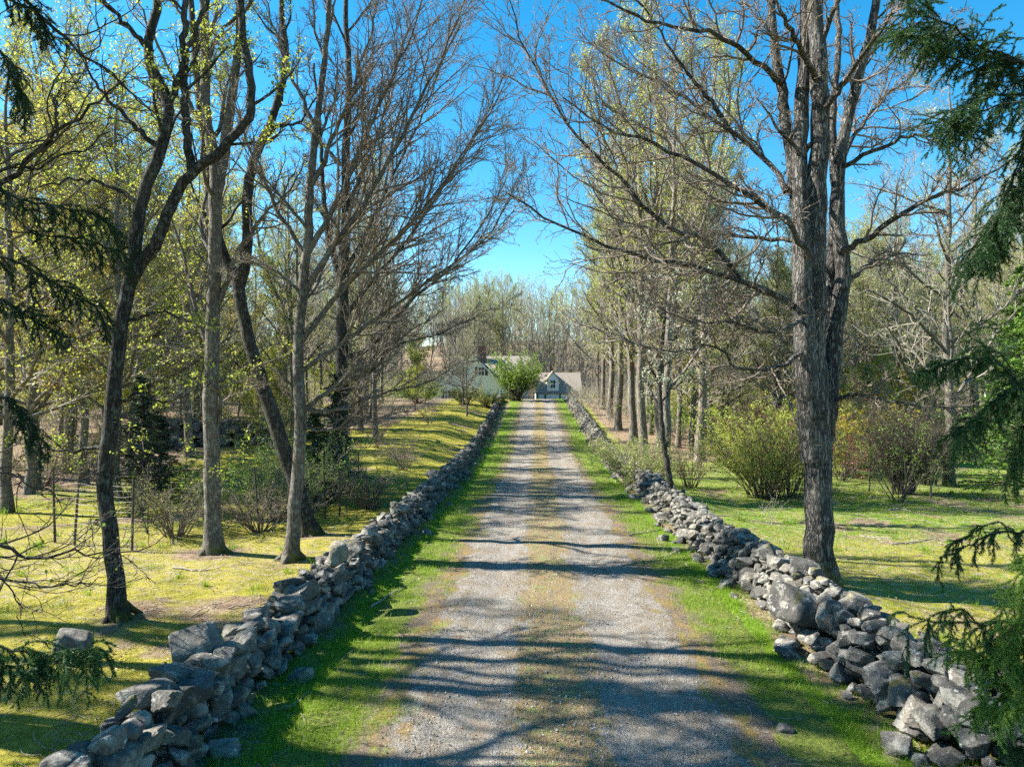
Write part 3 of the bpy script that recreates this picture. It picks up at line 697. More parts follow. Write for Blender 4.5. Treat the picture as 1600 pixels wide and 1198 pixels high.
# big maple on the right behind the wall
b = put(1281, 12.6)
R_ST = [
 ([(1281, 905), (1279, 830), (1277, 700), (1275, 600), (1273, 450), (1277, 300), (1282, 200), (1279, 100), (1274, 0), (1276, -160), (1270, -330)], .26, .09, 's'),
 ([(1270, 720, -.02), (1262, 620, -.12), (1257, 540, -.15), (1254, 420, -.1), (1250, 320, 0), (1250, 215, .1), (1257, 100, .2), (1258, 0, .3), (1250, -150, .5)], .22, .07, 's'),
 ([(1256, 430, 0), (1246, 340, .1), (1236, 250, .2), (1225, 165, .3), (1212, 85, .3), (1204, 0, .4), (1190, -140, .6)], .135, .05, 's'),
 ([(1290, 690, .1), (1297, 590, .15), (1308, 500, .2), (1317, 425, .25), (1308, 330, .3), (1313, 240, .3), (1335, 145, .3), (1354, 75, .3), (1370, 0, .2), (1385, -120, 0)], .165, .06, 's'),
 ([(1290, 560, .3), (1299, 420, .55), (1305, 300, .8), (1300, 180, 1.0), (1310, 60, 1.2), (1300, -80, 1.4)], .12, .04, 's'),
 ([(1250, 480, 0), (1232, 474, -.2), (1170, 442, -.6), (1120, 428, -1.0), (1050, 410, -1.3), (950, 385, -1.6), (850, 338, -1.8), (790, 300, -2.0)], .07, .010, 'l'),
 ([(1155, 436, -.7), (1110, 380, -.9), (1040, 352, -1.1), (985, 300, -1.3), (925, 240, -1.5), (865, 160, -1.7), (815, 60, -1.8), (790, -40, -2)], .055, .008, 'l'),
 ([(1266, 400, -.3), (1236, 352, -.6), (1180, 310, -1.0), (1100, 265, -1.4), (1025, 225, -1.9), (950, 200, -2.3), (880, 150, -2.6)], .065, .010, 'l'),
 ([(1228, 300, .1), (1213, 265, .4), (1150, 210, .9), (1095, 175, 1.3), (1040, 130, 1.8), (960, 100, 2.2), (900, 40, 2.6)], .06, .010, 'l'),
 ([(1150, 212, .9), (1100, 145, .8), (1065, 100, .6), (1015, 25, .4), (975, -40, .2)], .05, .010, 'l'),
 ([(1222, 130, .2), (1180, 95, -.2), (1120, 55, -.6), (1040, 40, -.9), (960, 10, -1.2), (900, -40, -1.5)], .06, .010, 'l'),
 ([(1255, 548, -.2), (1225, 570, -.5), (1160, 577, -.9), (1110, 540, -1.3), (1040, 548, -1.6), (950, 520, -2.0)], .045, .006, 'l'),
 ([(1252, 500, -.3), (1210, 520, -.8), (1150, 505, -1.2), (1080, 500, -1.7), (1000, 470, -2.3)], .045, .006, 'l'),
 ([(1240, 375, .2), (1190, 372, .6), (1100, 368, 1.0), (1020, 380, 1.5), (930, 350, 2.0)], .05, .007, 'l'),
 ([(1310, 392, .2), (1345, 378, -.1), (1390, 350, -.5), (1450, 310, -.8), (1500, 295, -1.0), (1550, 270, -1.2), (1600, 235, -1.4)], .07, .008, 'l'),
 ([(1308, 268, .3), (1332, 252, .1), (1400, 220, -.4), (1460, 208, -.8), (1520, 215, -1.2)], .06, .008, 'l'),
 ([(1318, 448, .3), (1350, 420, .5), (1380, 405, .9), (1410, 395, 1.3), (1450, 400, 1.8)], .06, .008, 'l'),
 ([(1296, 632, .1), (1315, 620, -.1), (1345, 617, -.3), (1400, 629, -.6), (1470, 636, -.9), (1535, 640, -1.2)], .05, .006, 'l'),
 ([(1352, 75, .3), (1395, 58, 0), (1440, 60, -.4), (1490, 30, -.8)], .05, .008, 'l'),
 ([(1310, 270, .3), (1335, 215, .9), (1370, 165, 1.5), (1420, 120, 2.2), (1470, 60, 2.8)], .055, .008, 'l'),
 ([(1278, 130, 0), (1240, 60, -1.0), (1200, -10, -2.0), (1150, -60, -3.0)], .06, .008, 'l'),
 ([(1282, 180, 0), (1330, 110, -.8), (1390, 30, -1.7), (1450, -30, -2.6)], .06, .008, 'l'),
]
hero('maple_tree', 'huge multi stemmed bare maple with furrowed grey trunk behind the right wall', 'tree', b, 12.6, R_ST, BARK_MAPLE, TWIG,
     dict(limbs=4, t0=.55, ll=.22, d1=4.6, n2=10, n3=5, w1=.22, w2=.28, up1=.06), LEAF_BUD, (1, .03, .01, .6), seed=3, sides=28, roughf=.12)
# left trees
b = put(185, 10.7)
hero('cherry_tree', 'dark scaly barked forked tree nearest the camera on the left lawn', 'tree', b, 10.7, [
 ([(187, 980), (178, 880), (165, 780), (170, 690), (180, 600), (192, 500), (205, 435), (216, 350), (226, 290), (246, 250), (262, 190), (259, 145), (240, 110), (232, 70), (244, 0), (240, -120)], .122, .06, 's'),
 ([(201, 445), (220, 410), (240, 385), (265, 330), (282, 292), (310, 262), (340, 242), (372, 205), (394, 165), (386, 100), (376, 30), (372, -60)], .095, .05, 's'),
 ([(300, 268), (292, 210), (289, 150), (288, 60), (292, -60)], .07, .04, 's'),
 ([(262, 175), (280, 120), (300, 60), (330, -10)], .06, .03, 'l'),
 ([(176, 640), (215, 615), (250, 628), (310, 610), (350, 590)], .03, .006, 'l'),
 ([(170, 700), (130, 702), (75, 700), (20, 680)], .035, .006, 'l'),
 ([(175, 650), (220, 700), (280, 735), (350, 720)], .028, .005, 'l'),
 ([(195, 500), (260, 490), (330, 520)], .03, .006, 'l'),
 ([(236, 80), (200, 40), (150, -10), (110, -60)], .05, .01, 'l'),
 ([(220, 320), (170, 290), (110, 280), (50, 300)], .045, .008, 'l'),
 ([(250, 235), (200, 190), (150, 130), (120, 60)], .05, .008, 'l')],
 BARK_DARK, TWIG_DARK, dict(limbs=3, t0=.4, ll=.22, d1=3.0, n2=5, n3=3), LEAF_Y, (4, .05, .05, .75), seed=5, sides=20)
b = put(333, 15.3)
hero('maple_tree', 'tall straight grey maple with flared root base in the left lawn', 'tree', b, 15.3, [
 ([(333, 866), (331, 780), (330, 650), (331, 560), (335, 430), (337, 300), (334, 240), (323, 190), (320, 100), (318, 0), (310, -150)], .18, .08, 's'),
 ([(337, 310), (350, 240), (360, 170), (370, 90), (376, 0), (380, -120)], .13, .05, 's'),
 ([(335, 560), (310, 500), (295, 430), (270, 350), (230, 290)], .07, .012, 'l'),
 ([(338, 480), (370, 400), (410, 340), (450, 300), (480, 240)], .07, .012, 'l'),
 ([(336, 690), (345, 620), (310, 560), (250, 540), (190, 545)], .05, .008, 'l'),
 ([(338, 610), (380, 590), (430, 560), (470, 570)], .045, .008, 'l'),
 ([(332, 220), (290, 150), (240, 60), (210, -30)], .07, .012, 'l'),
 ([(320, 120), (340, 60), (390, 10), (430, -50)], .06, .012, 'l'),
 ([(318, 60), (280, 20), (250, -40)], .05, .012, 'l')],
 BARK_GREY, TWIG, dict(limbs=7, t0=.4, ll=.26, d1=2.8, n2=6, n3=3, up=.12), LEAF_Y, (4, .05, .06, .7), seed=6, sides=24, roughf=.08)
b = put(486, 17.6)
hero('leaning_tree', 'dark barked tree leaning left behind the smooth grey tree', 'tree', b, 17.6, [
 ([(486, 834), (466, 770), (446, 710), (420, 631), (398, 564), (382, 500), (368, 435), (350, 400), (330, 330), (325, 250), (310, 150), (300, 20), (290, -100)], .21, .06, 's'),
 ([(372, 450), (385, 400), (387, 310), (396, 250), (424, 190), (446, 90), (440, 0), (450, -100)], .15, .05, 's'),
 ([(420, 631), (400, 600), (360, 560)], .06, .02, 'l'),
 ([(396, 250), (430, 200), (470, 190), (510, 120)], .07, .012, 'l')],
 BARK_DARK, TWIG_DARK, dict(limbs=7, t0=.45, ll=.24, d1=2.4, n2=6, n3=3, up=.1), LEAF_Y, (3, .05, .06, .7), seed=8, sides=18)
b = put(455, 14.7)
T4 = [([(455, 874), (460, 800), (467, 720), (470, 650), (466, 570), (471, 480), (480, 380), (485, 290), (494, 200), (506, 100), (514, 0), (520, -120)], .148, .04, 's'),
 ([(470, 660), (455, 620), (420, 600), (380, 610)], .04, .008, 'l'),
 ([(470, 650), (500, 620), (540, 600), (590, 560), (640, 520), (700, 480)], .055, .008, 'l'),
 ([(470, 668), (520, 672), (580, 655), (640, 640)], .04, .006, 'l'),
 ([(473, 640), (530, 640), (590, 615), (660, 600), (730, 560)], .045, .006, 'l'),
 ([(472, 470), (510, 400), (560, 330), (620, 230), (670, 130), (720, 20), (750, -60)], .075, .010, 'l'),
 ([(478, 400), (520, 330), (560, 240), (600, 150), (640, 60), (670, -30)], .07, .010, 'l'),
 ([(486, 290), (520, 220), (550, 140), (580, 50), (600, -40)], .06, .010, 'l'),
 ([(468, 540), (520, 470), (590, 400), (660, 330), (730, 230), (790, 130)], .07, .010, 'l'),
 ([(468, 580), (530, 540), (600, 490), (680, 430), (760, 370), (810, 280)], .06, .008, 'l'),
 ([(480, 400), (440, 340), (400, 260), (370, 170), (350, 80)], .06, .010, 'l'),
 ([(494, 200), (460, 130), (430, 50), (410, -30)], .05, .010, 'l'),
 ([(474, 460), (440, 430), (400, 410), (350, 420)], .045, .008, 'l')]
hero('young_maple', 'slender smooth grey barked bare maple with fanned branches beside the left wall', 'tree', b, 14.7, T4, BARK_GREY, TWIG,
     dict(limbs=5, t0=.4, ll=.26, ang=.6, d1=4.8, n2=9, n3=6, w1=.10, w2=.14, a1=.6, up1=.04, side=.5), LEAF_BUD, (1, .03, .01, .5), seed=9, sides=20, roughf=.06)
b = put(536, 25.5)
hero('maple_tree', 'dark trunked bare maple behind the evergreens left of the drive', 'tree', b, 25.5, [
 ([(533, 745), (534, 640), (535, 520), (536, 430), (541, 340), (540, 240), (545, 120), (540, 20), (545, -80)], .27, .06, 's'),
 ([(536, 450), (515, 380), (505, 300), (500, 200), (490, 100)], .12, .04, 's'),
 ([(537, 560), (580, 540), (640, 470), (700, 420), (760, 340), (800, 260)], .10, .012, 'l'),
 ([(537, 620), (580, 580), (620, 540), (690, 520), (770, 480)], .09, .012, 'l'),
 ([(537, 500), (580, 440), (640, 370), (700, 280), (750, 200), (790, 110)], .10, .012, 'l'),
 ([(538, 430), (580, 350), (620, 260), (670, 160), (700, 60)], .10, .012, 'l'),
 ([(540, 330), (580, 240), (610, 140), (640, 40)], .09, .012, 'l')],
 BARK_DARK, TWIG, dict(limbs=9, t0=.3, ll=.26, d1=3.4, n2=9, n3=6, w1=.10, w2=.14, up1=.05, tw=.0045, side=.5), LEAF_BUD, (1, .05, .02, .5), seed=11, sides=14)
b = put(1046, 20.5)
hero('sapling', 'thin dark leaning tree with white blossom beside the right wall', 'tree', b, 20.5, [
 ([(1047, 760), (1043, 730), (1036, 690), (1032, 640), (1030, 590), (1036, 530), (1040, 470), (1050, 400)], .10, .03, 's'),
 ([(1031, 600), (1010, 560), (1000, 500), (980, 450)], .05, .012, 'l'),
 ([(1034, 560), (1060, 520), (1080, 470), (1110, 430)], .045, .01, 'l'),
 ([(1032, 630), (1060, 600), (1100, 590)], .035, .01, 'l')],
 BARK_DARK, TWIG_DARK, dict(limbs=6, t0=.3, ll=.3, d1=2.6, n2=6, n3=3, tw=.004), LEAF_WH, (4, .06, .06, .7), seed=13, sides=10)
# trees just outside the left edge of the photograph: their limbs reach in and their shade falls over the drive
b = np.array([-7.6, 7.4, 0.]); b[2] = float(terrain(b[0], b[1]))
def wpts(l): return l
hero('maple_tree', 'bare dark limbs with young leaves reaching in from the left edge', 'tree', b, 7.6, [
 ([(-285, 1120), (-288, 900), (-280, 600), (-270, 300), (-250, 0), (-240, -400), (-220, -800)], .2, .05, 's'),
 ([(-275, 420), (-150, 380), (0, 285), (60, 235), (90, 212), (150, 165), (195, 125)], .045, .007, 'l'),
 ([(-275, 330), (-120, 290), (0, 265), (90, 250), (170, 205)], .035, .006, 'l'),
 ([(90, 212), (88, 180), (89, 145), (125, 120)], .012, .006, 'l'),
 ([(-285, 900), (-120, 850), (0, 850), (50, 875), (115, 862), (200, 862), (260, 835)], .03, .004, 'l'),
 ([(-285, 860), (-100, 880), (0, 902), (60, 914), (125, 915), (165, 900)], .022, .004, 'l'),
 ([(-285, 780), (-100, 740), (0, 740), (60, 760), (100, 790)], .022, .004, 'l'),
 ([(-250, 0), (-120, -60), (0, -40), (100, 60), (190, 130), (240, 180)], .04, .005, 'l'),
 ([(-285, 1000), (-100, 930), (0, 905), (30, 960), (40, 1000)], .014, .004, 'l')],
 BARK_DARK, TWIG_DARK, dict(limbs=9, t0=.45, ll=.22, d1=2.6, n2=5, n3=2), LEAF_G, (1, .045, .03, .35), seed=15, sides=12)

# ------------------------------------------------------------------ generic trees
def make_tree(name, seed, H, r0, bark_m, twig_m, leaf_m, leafn, leafs, style, loc, label, group, keep=.32, nl=26):
    rg = np.random.default_rng(seed); root = empty(name, loc, label, 'tree', group); tg = Geo(); cg = Geo(); n_ = 26
    t = np.linspace(0, 1, n_)
    P = np.stack([np.cumsum(rg.normal(0, .045, n_)), np.cumsum(rg.normal(0, .045, n_)), t*H-.2], -1); P[:2, :2] = 0
    R = r0*(1-t)**.8+.015; R[0] *= 1.5; R[1] *= 1.1
    tubes(tg, P[None], R[None], 10, 0, .08)
    stems = [(P, R)]
    if style == 'fork':
        for k in range(2):
            C, RR = grow(P[None], R[None], 1, .3+.1*k, .4+.1*k, .35, .62, n_-1, .06, .05, .75, .02, rg=rg); tubes(tg, C, RR, 8, 0, .06); stems.append((C[0], RR[0]))
    Ps = np.array([s[0] for s in stems]); Rs = np.array([s[1] for s in stems])
    up = {'fork': .10, 'up': .16, 'wide': .03}[style]
    C0, R0 = grow(Ps, Rs, nl//len(stems)+3, keep*.55, .98, {'fork': .8, 'up': .78, 'wide': 1.05}[style], {'fork': .36, 'up': .36, 'wide': .38}[style], 10, up, .11, .5, .012, .8, .7, rg=rg, taperlen=.62)
    tubes(tg, C0, R0, 5, 0)
    C1, R1 = grow(C0, R0, 11, .15, 1, .7, .40, 6, .07, .15, .55, .006, .4, .7, rg=rg, side=.8); tubes(cg, C1, R1, 3, 0)
    C2, R2 = grow(C1, R1, 8, .1, 1, .65, .50, 4, .06, .18, .6, .0045, .3, .7, rg=rg, side=.9); tubes(cg, C2, R2, 3, 0)
    if leaf_m is not None and leafn:
        pts = along(C2, leafn, rg, .04)
        if leafn > 2: pts = np.repeat(pts[::3], 3, 0); pts = pts+rg.normal(0, leafs*.7, pts.shape)
        leaves(cg, pts, leafs, 1, rg=rg)
    link('trunk', tg.mesh('trunk', [bark_m]), root)
    link('crown', cg.mesh('crown', [twig_m]+([leaf_m] if leaf_m else [])), root)
    return root
G_L = 'slender trees in the woods left of the drive'; G_R = 'slender trees in the woods right of the drive'; G_C = 'trees on the rise beyond the houses'
G_ROW = 'trees lining the right wall uphill'; G_LR = 'trees lining the left side uphill'
PR = {}
FARL = dict()
def proto(key, *a, **k): PR[key] = (a, k, [])
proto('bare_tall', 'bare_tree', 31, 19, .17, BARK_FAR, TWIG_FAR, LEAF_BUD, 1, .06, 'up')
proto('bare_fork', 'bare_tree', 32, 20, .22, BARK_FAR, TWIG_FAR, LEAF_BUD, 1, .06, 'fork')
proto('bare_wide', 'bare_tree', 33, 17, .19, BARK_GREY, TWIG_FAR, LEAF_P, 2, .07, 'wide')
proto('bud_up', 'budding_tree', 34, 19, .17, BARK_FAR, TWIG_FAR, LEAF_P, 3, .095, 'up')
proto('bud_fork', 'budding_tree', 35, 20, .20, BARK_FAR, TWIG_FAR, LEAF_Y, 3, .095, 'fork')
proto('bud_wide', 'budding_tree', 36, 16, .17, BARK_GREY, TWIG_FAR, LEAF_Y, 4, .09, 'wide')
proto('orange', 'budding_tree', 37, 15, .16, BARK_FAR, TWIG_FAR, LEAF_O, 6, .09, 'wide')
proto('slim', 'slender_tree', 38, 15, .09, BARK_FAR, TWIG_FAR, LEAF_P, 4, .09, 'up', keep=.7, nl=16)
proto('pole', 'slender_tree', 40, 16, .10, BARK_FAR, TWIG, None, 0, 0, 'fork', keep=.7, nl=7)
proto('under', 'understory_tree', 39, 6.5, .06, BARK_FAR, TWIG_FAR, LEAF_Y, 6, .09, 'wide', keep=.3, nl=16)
first = {}
rt = random.Random(11)
def plant(key, x, y, label, group, sc=1.0, rz=None):
    loc = (x, y, float(terrain(x, y))); rz = rt.uniform(0, 6.28) if rz is None else rz
    if key not in first:
        a, k, _ = PR[key]; o = make_tree(*a, loc, label, group, **k); first[key] = o; o.rotation_euler.z = rz; o.scale = (sc,)*3; return o
    return dup(first[key], loc, rz, sc, label, group)
LB = {('bare_tall', 'L'): 'tall narrow bare tree in the woods left of the drive', ('bare_fork', 'L'): 'forked bare tree in the woods left of the drive', ('bare_wide', 'L'): 'spreading bare grey tree in the woods left of the drive',
      ('bud_up', 'L'): 'narrow pale budding tree in the left woods', ('bud_fork', 'L'): 'forked yellow green budding tree in the left woods', ('bud_wide', 'L'): 'spreading yellow green budding tree in the left woods',
      ('orange', 'L'): 'orange tinged budding tree at the left of the photo', ('slim', 'L'): 'thin pole like tree in the left woods', ('under', 'L'): 'small bright green understory tree in the left woods',
      ('bare_tall', 'R'): 'tall narrow bare tree in the woods right of the drive', ('bare_fork', 'R'): 'forked bare tree in the woods right of the drive', ('bare_wide', 'R'): 'spreading bare grey tree in the woods right of the drive',
      ('bud_up', 'R'): 'narrow pale budding tree in the right woods', ('bud_fork', 'R'): 'forked yellow green budding tree in the right woods', ('bud_wide', 'R'): 'spreading yellow green budding tree in the right woods',
      ('orange', 'R'): 'orange tinged budding tree in the right woods', ('slim', 'R'): 'thin pole like tree in the right woods', ('under', 'R'): 'small bright green understory tree in the right woods'}
def wood(n_, pxr, dr, keys, side, sc=(.8, 1.15), mind=1.2, test=None):
    pts = []; tries = 0
    while len(pts) < n_ and tries < n_*30:
        tries += 1; px = rt.uniform(*pxr); d = math.sqrt(rt.uniform(dr[0]**2, dr[1]**2)); x = (px-800)/FPX*d
        if any((x-a)**2+(d-b)**2 < mind**2 for a, b in pts): continue
        if abs(x-float(roadx(d))) < 6.5 and d < 125: continue
        if test and not test(x, d, px): continue
        pts.append((x, d)); key = rt.choice(keys)
        plant(key, x, d, LB[(key, side)], {'L': G_L, 'R': G_R}[side]+' of the same kind '+key.replace('_', ' '), rt.uniform(*sc)*(.9 if key == 'x' else 1))
# left woods
wood(15, (-60, 330), (26, 44), ['bud_wide', 'slim', 'bud_up', 'orange', 'bare_wide'], 'L', mind=2.5)
wood(84, (-80, 600), (44, 90), ['bare_tall', 'bud_up', 'bud_fork', 'slim', 'slim', 'bare_wide', 'under', 'orange'], 'L', (.75, 1.1), 2.2)
wood(14, (20, 520), (40, 60), ['under', 'slim'], 'L', (.7, 1.1), 1.5)
for px, d, key, sc_ in ((45, 25, 'orange', .95), (130, 28, 'orange', 1.05), (10, 21, 'bud_wide', .9), (225, 31, 'orange', 1.1), (-40, 30, 'bud_fork', 1.0), (295, 36, 'bud_fork', 1.05), (180, 24, 'bud_wide', .95)):
    p_ = put(px, d); plant(key, p_[0], p_[1], LB[(key, 'L')], G_L+' of the same kind '+key.replace('_', ' '), sc_)
# right woods
wood(104, (1010, 1660), (43, 92), ['bare_tall', 'bare_fork', 'bare_wide', 'slim', 'slim', 'bud_up', 'under'], 'R', (.72, 1.05), 2.2)
wood(16, (1060, 1620), (39, 52), ['slim', 'under', 'bare_wide', 'bud_wide'], 'R', (.7, 1.0), 2)
# rows beside the uphill drive
for i, (u, d, key, sc) in enumerate([(6.2, 34, 'bud_fork', 1.05), (6.0, 40, 'bud_fork', 1.25), (7.6, 43, 'bare_fork', 1.3), (6.4, 47, 'bud_fork', 1.35), (8.8, 38, 'bud_fork', 1.2), (6.3, 55, 'bud_fork', 1.3), (8.4, 52, 'bud_wide', 1.1),
                                      (6.6, 64, 'bud_fork', 1.3), (6.8, 73, 'bud_up', 1.3), (9.5, 60, 'bare_tall', 1.0), (9.4, 70, 'bud_up', 1.0), (7.2, 82, 'bud_up', .9), (11, 46, 'bare_fork', 1.25), (12.5, 55, 'bud_fork', 1.3)]):
    plant(key, float(roadx(d))+u, d, {'bud_up': 'tall pale green budding tree in the row along the right wall', 'bud_fork': 'forked yellow green tree in the row along the right wall', 'bare_fork': 'bare forked tree in the row along the right wall',
                                      'bud_wide': 'spreading budding tree in the row along the right wall', 'bare_tall': 'bare narrow tree in the row along the right wall'}[key], G_ROW+' of the same kind '+key.replace('_', ' '), sc)
for i, (u, d, key, sc) in enumerate([(-13.2, 50, 'bare_wide', 1.05), (-6.6, 62, 'bare_wide', .42), (-8.2, 74, 'bare_wide', .5), (-12, 66, 'under', 1.0), (-17, 62, 'bare_fork', .85), (-21, 60, 'bud_fork', .8)]):
    plant(key, float(roadx(d))+u, d, ['broad bare tree standing alone on the far left lawn', 'small bare tree by the left wall below the house', 'low twisted bare tree in front of the white gable', 'small green tree on the lawn left of the house',
          'tall bare tree left of the house at the lawn edge', 'narrow budding tree at the back edge of the left lawn'][i], G_LR, sc)
b = put(833, 90); plant('bare_wide', b[0], b[1], 'small crooked dark tree between the green bush and the garage', 'trees by the garage', .36)
# rise beyond the houses
CREG = 'beyond the houses'
def wood_c(n_, pxr, dr, keys, sc):
    for i in range(n_):
        px = rt.uniform(*pxr); d = rt.uniform(*dr); x = (px-800)/FPX*d; key = rt.choice(keys)
        plant(key, x, d, {'b': 'distant bare tree on the rise '+CREG, 'bud': 'distant pale budding tree on the rise '+CREG, 's': 'distant thin tree on the rise '+CREG}[{'bare_tall': 'b', 'bare_fork': 'b', 'bud_up': 'bud', 'bud_fork': 'bud', 'slim': 's'}[key]], 'distant '+{'a': 'bare', 'u': 'budding', 'l': 'thin'}[key[1]]+' trees on the rise '+CREG, rt.uniform(*sc))
wood_c(34, (560, 1120), (124, 175), ['bare_tall', 'bud_up', 'bare_fork', 'bud_fork'], (.95, 1.2))
CREG = 'left of the house'; wood_c(14, (-60, 620), (100, 150), ['bare_tall', 'bud_up', 'slim'], (.8, 1.05))
CREG = 'right of the garage'; wood_c(26, (960, 1660), (95, 150), ['bare_tall', 'bare_fork', 'bud_up'], (.8, 1.05))
# far-off woods that read as one mass
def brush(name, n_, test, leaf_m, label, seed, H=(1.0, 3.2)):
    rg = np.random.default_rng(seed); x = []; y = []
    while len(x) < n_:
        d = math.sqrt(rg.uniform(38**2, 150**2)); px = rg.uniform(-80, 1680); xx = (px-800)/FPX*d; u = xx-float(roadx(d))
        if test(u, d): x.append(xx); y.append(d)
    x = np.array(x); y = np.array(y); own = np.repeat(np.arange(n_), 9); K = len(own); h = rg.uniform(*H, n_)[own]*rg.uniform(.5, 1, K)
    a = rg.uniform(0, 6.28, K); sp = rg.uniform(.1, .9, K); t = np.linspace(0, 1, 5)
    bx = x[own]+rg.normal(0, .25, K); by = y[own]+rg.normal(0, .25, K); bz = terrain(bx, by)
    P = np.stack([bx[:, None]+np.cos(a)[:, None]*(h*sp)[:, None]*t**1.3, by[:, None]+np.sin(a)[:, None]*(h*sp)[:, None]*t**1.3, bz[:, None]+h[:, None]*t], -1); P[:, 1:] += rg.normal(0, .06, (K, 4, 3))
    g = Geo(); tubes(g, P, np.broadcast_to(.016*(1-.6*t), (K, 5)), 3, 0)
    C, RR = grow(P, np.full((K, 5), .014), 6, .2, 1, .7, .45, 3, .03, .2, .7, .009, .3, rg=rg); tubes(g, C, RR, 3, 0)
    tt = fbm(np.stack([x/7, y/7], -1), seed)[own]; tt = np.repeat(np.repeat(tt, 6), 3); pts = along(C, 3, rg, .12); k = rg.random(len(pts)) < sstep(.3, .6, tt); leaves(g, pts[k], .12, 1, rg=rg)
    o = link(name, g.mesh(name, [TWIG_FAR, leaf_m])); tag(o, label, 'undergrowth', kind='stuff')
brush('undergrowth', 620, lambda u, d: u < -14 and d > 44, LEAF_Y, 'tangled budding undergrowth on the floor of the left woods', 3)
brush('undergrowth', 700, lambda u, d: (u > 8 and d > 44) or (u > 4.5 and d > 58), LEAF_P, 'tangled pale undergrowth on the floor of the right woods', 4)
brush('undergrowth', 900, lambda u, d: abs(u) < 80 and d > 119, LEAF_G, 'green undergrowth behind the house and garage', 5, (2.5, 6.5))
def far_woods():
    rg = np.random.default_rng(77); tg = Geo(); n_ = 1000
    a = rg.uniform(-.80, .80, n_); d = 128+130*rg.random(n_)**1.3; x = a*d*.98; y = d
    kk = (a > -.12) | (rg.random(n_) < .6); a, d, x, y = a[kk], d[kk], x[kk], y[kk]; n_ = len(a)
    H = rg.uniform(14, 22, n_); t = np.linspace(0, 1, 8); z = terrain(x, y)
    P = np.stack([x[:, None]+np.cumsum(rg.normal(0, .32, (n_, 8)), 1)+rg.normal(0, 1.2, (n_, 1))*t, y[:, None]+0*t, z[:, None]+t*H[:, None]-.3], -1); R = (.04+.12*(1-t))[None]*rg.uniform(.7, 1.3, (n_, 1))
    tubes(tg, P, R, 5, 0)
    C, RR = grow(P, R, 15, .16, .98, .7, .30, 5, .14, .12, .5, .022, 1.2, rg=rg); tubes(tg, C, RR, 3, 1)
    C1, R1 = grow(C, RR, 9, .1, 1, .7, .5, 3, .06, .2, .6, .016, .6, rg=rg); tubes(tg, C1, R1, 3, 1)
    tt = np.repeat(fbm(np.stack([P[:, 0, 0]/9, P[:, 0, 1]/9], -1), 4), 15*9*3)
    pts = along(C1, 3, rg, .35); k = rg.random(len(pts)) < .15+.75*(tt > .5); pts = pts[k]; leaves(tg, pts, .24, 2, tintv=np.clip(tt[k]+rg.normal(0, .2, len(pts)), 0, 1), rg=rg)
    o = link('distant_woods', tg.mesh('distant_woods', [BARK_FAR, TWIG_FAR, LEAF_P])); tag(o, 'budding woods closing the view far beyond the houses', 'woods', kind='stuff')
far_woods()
# a lone grey tree on the right lawn and one behind the cage
b = put(1484, 29)
plant('bare_wide', b[0], b[1], 'tall pale grey bare tree rising behind the caged shrub on the right lawn', 'lone tree on the right lawn', 1.02)
# shade trees outside the frame on the left
for x, y, key, sc in ((-6.8, 4.0, 'pole', 1), (-8.8, 5.0, 'pole', 1.1), (-8.1, 6.2, 'pole', .95), (-10.4, 6.8, 'pole', 1.15), (-11.5, 8.4, 'pole', 1.1), (-9.6, 7.7, 'pole', 1), (-13.5, 11.5, 'pole', 1.2), (-7.6, 1.8, 'pole', 1), (-12, 9.9, 'pole', 1.1), (-14, 3, 'bare_fork', .9), (-21, 11, 'bare_fork', 1)):
    plant(key, x, y, 'bare tree outside the left edge of the photo beside the near wall', 'trees beyond the left edge', sc)

# ------------------------------------------------------------------ shrubs
def shrub(name, loc, H, W_, ns, leaf_m, leafn, leafs, twig_m, label, cat='shrub', seed=1, ang=.5, group=None, d1=6, n2=5, r=.016, tw=.004, droop=0.03):
    rg = np.random.default_rng(seed); root = empty(name, loc, label, cat, group); sg = Geo(); lg = Geo()
    a = rg.uniform(0, 6.283, ns); sp = rg.uniform(.05, 1, ns)**.6*ang; n_ = 9
    P = np.empty((ns, n_, 3)); P[:, 0] = np.stack([np.cos(a)*.26*W_*rg.random(ns), np.sin(a)*.2*W_*rg.random(ns), np.zeros(ns)-.03], -1)
    d = np.stack([np.cos(a)*np.sin(sp), np.sin(a)*np.sin(sp), np.cos(sp)], -1); L = H*rg.uniform(.6, 1.08, ns)/np.maximum(np.cos(sp), .6)
    for k in range(1, n_):
        d = norm(d+rg.normal(0, .09, (ns, 3))+np.stack([np.cos(a)*.03, np.sin(a)*.03, -droop*np.ones(ns)], -1)); P[:, k] = P[:, k-1]+d*(L/(n_-1))[:, None]
    t = np.linspace(0, 1, n_); R = np.broadcast_to(r*(1-t*.75), (ns, n_))
    tubes(sg, P, R, 5, 0)
    C1, R1 = grow(P, R, d1, .25, 1, .6, .38, 5, .03, .16, .5, tw, .2, rg=rg); tubes(sg, C1, R1, 3, 0)
    C2, R2 = grow(C1, R1, n2, .1, 1, .7, .45, 3, .02, .2, .6, tw*.8, .1, rg=rg); tubes(sg, C2, R2, 3, 0)
    link('stems', sg.mesh('stems', [twig_m]), root)
    if leaf_m is not None:
        leaves(lg, along(C2, leafn, rg, .04, 0), leafs, 0, rg=rg)
        link('foliage', lg.mesh('foliage', [leaf_m]), root)
    return root
def G(px, py): return ground_at(px, py)
shrub('budding_shrub', G(1193, 778), 2.9, 2.2, 80, LEAF_Y, 6, .05, TWIG_DARK, 'large rounded yellow green budding shrub left of the big maple', seed=2, ang=.54)
o = shrub('budding_shrub', put(1190, 28), 3.6, 2.2, 46, LEAF_Y, 7, .08, TWIG_DARK, 'bright yellow green shrub just behind the large rounded one', seed=3, ang=.6)
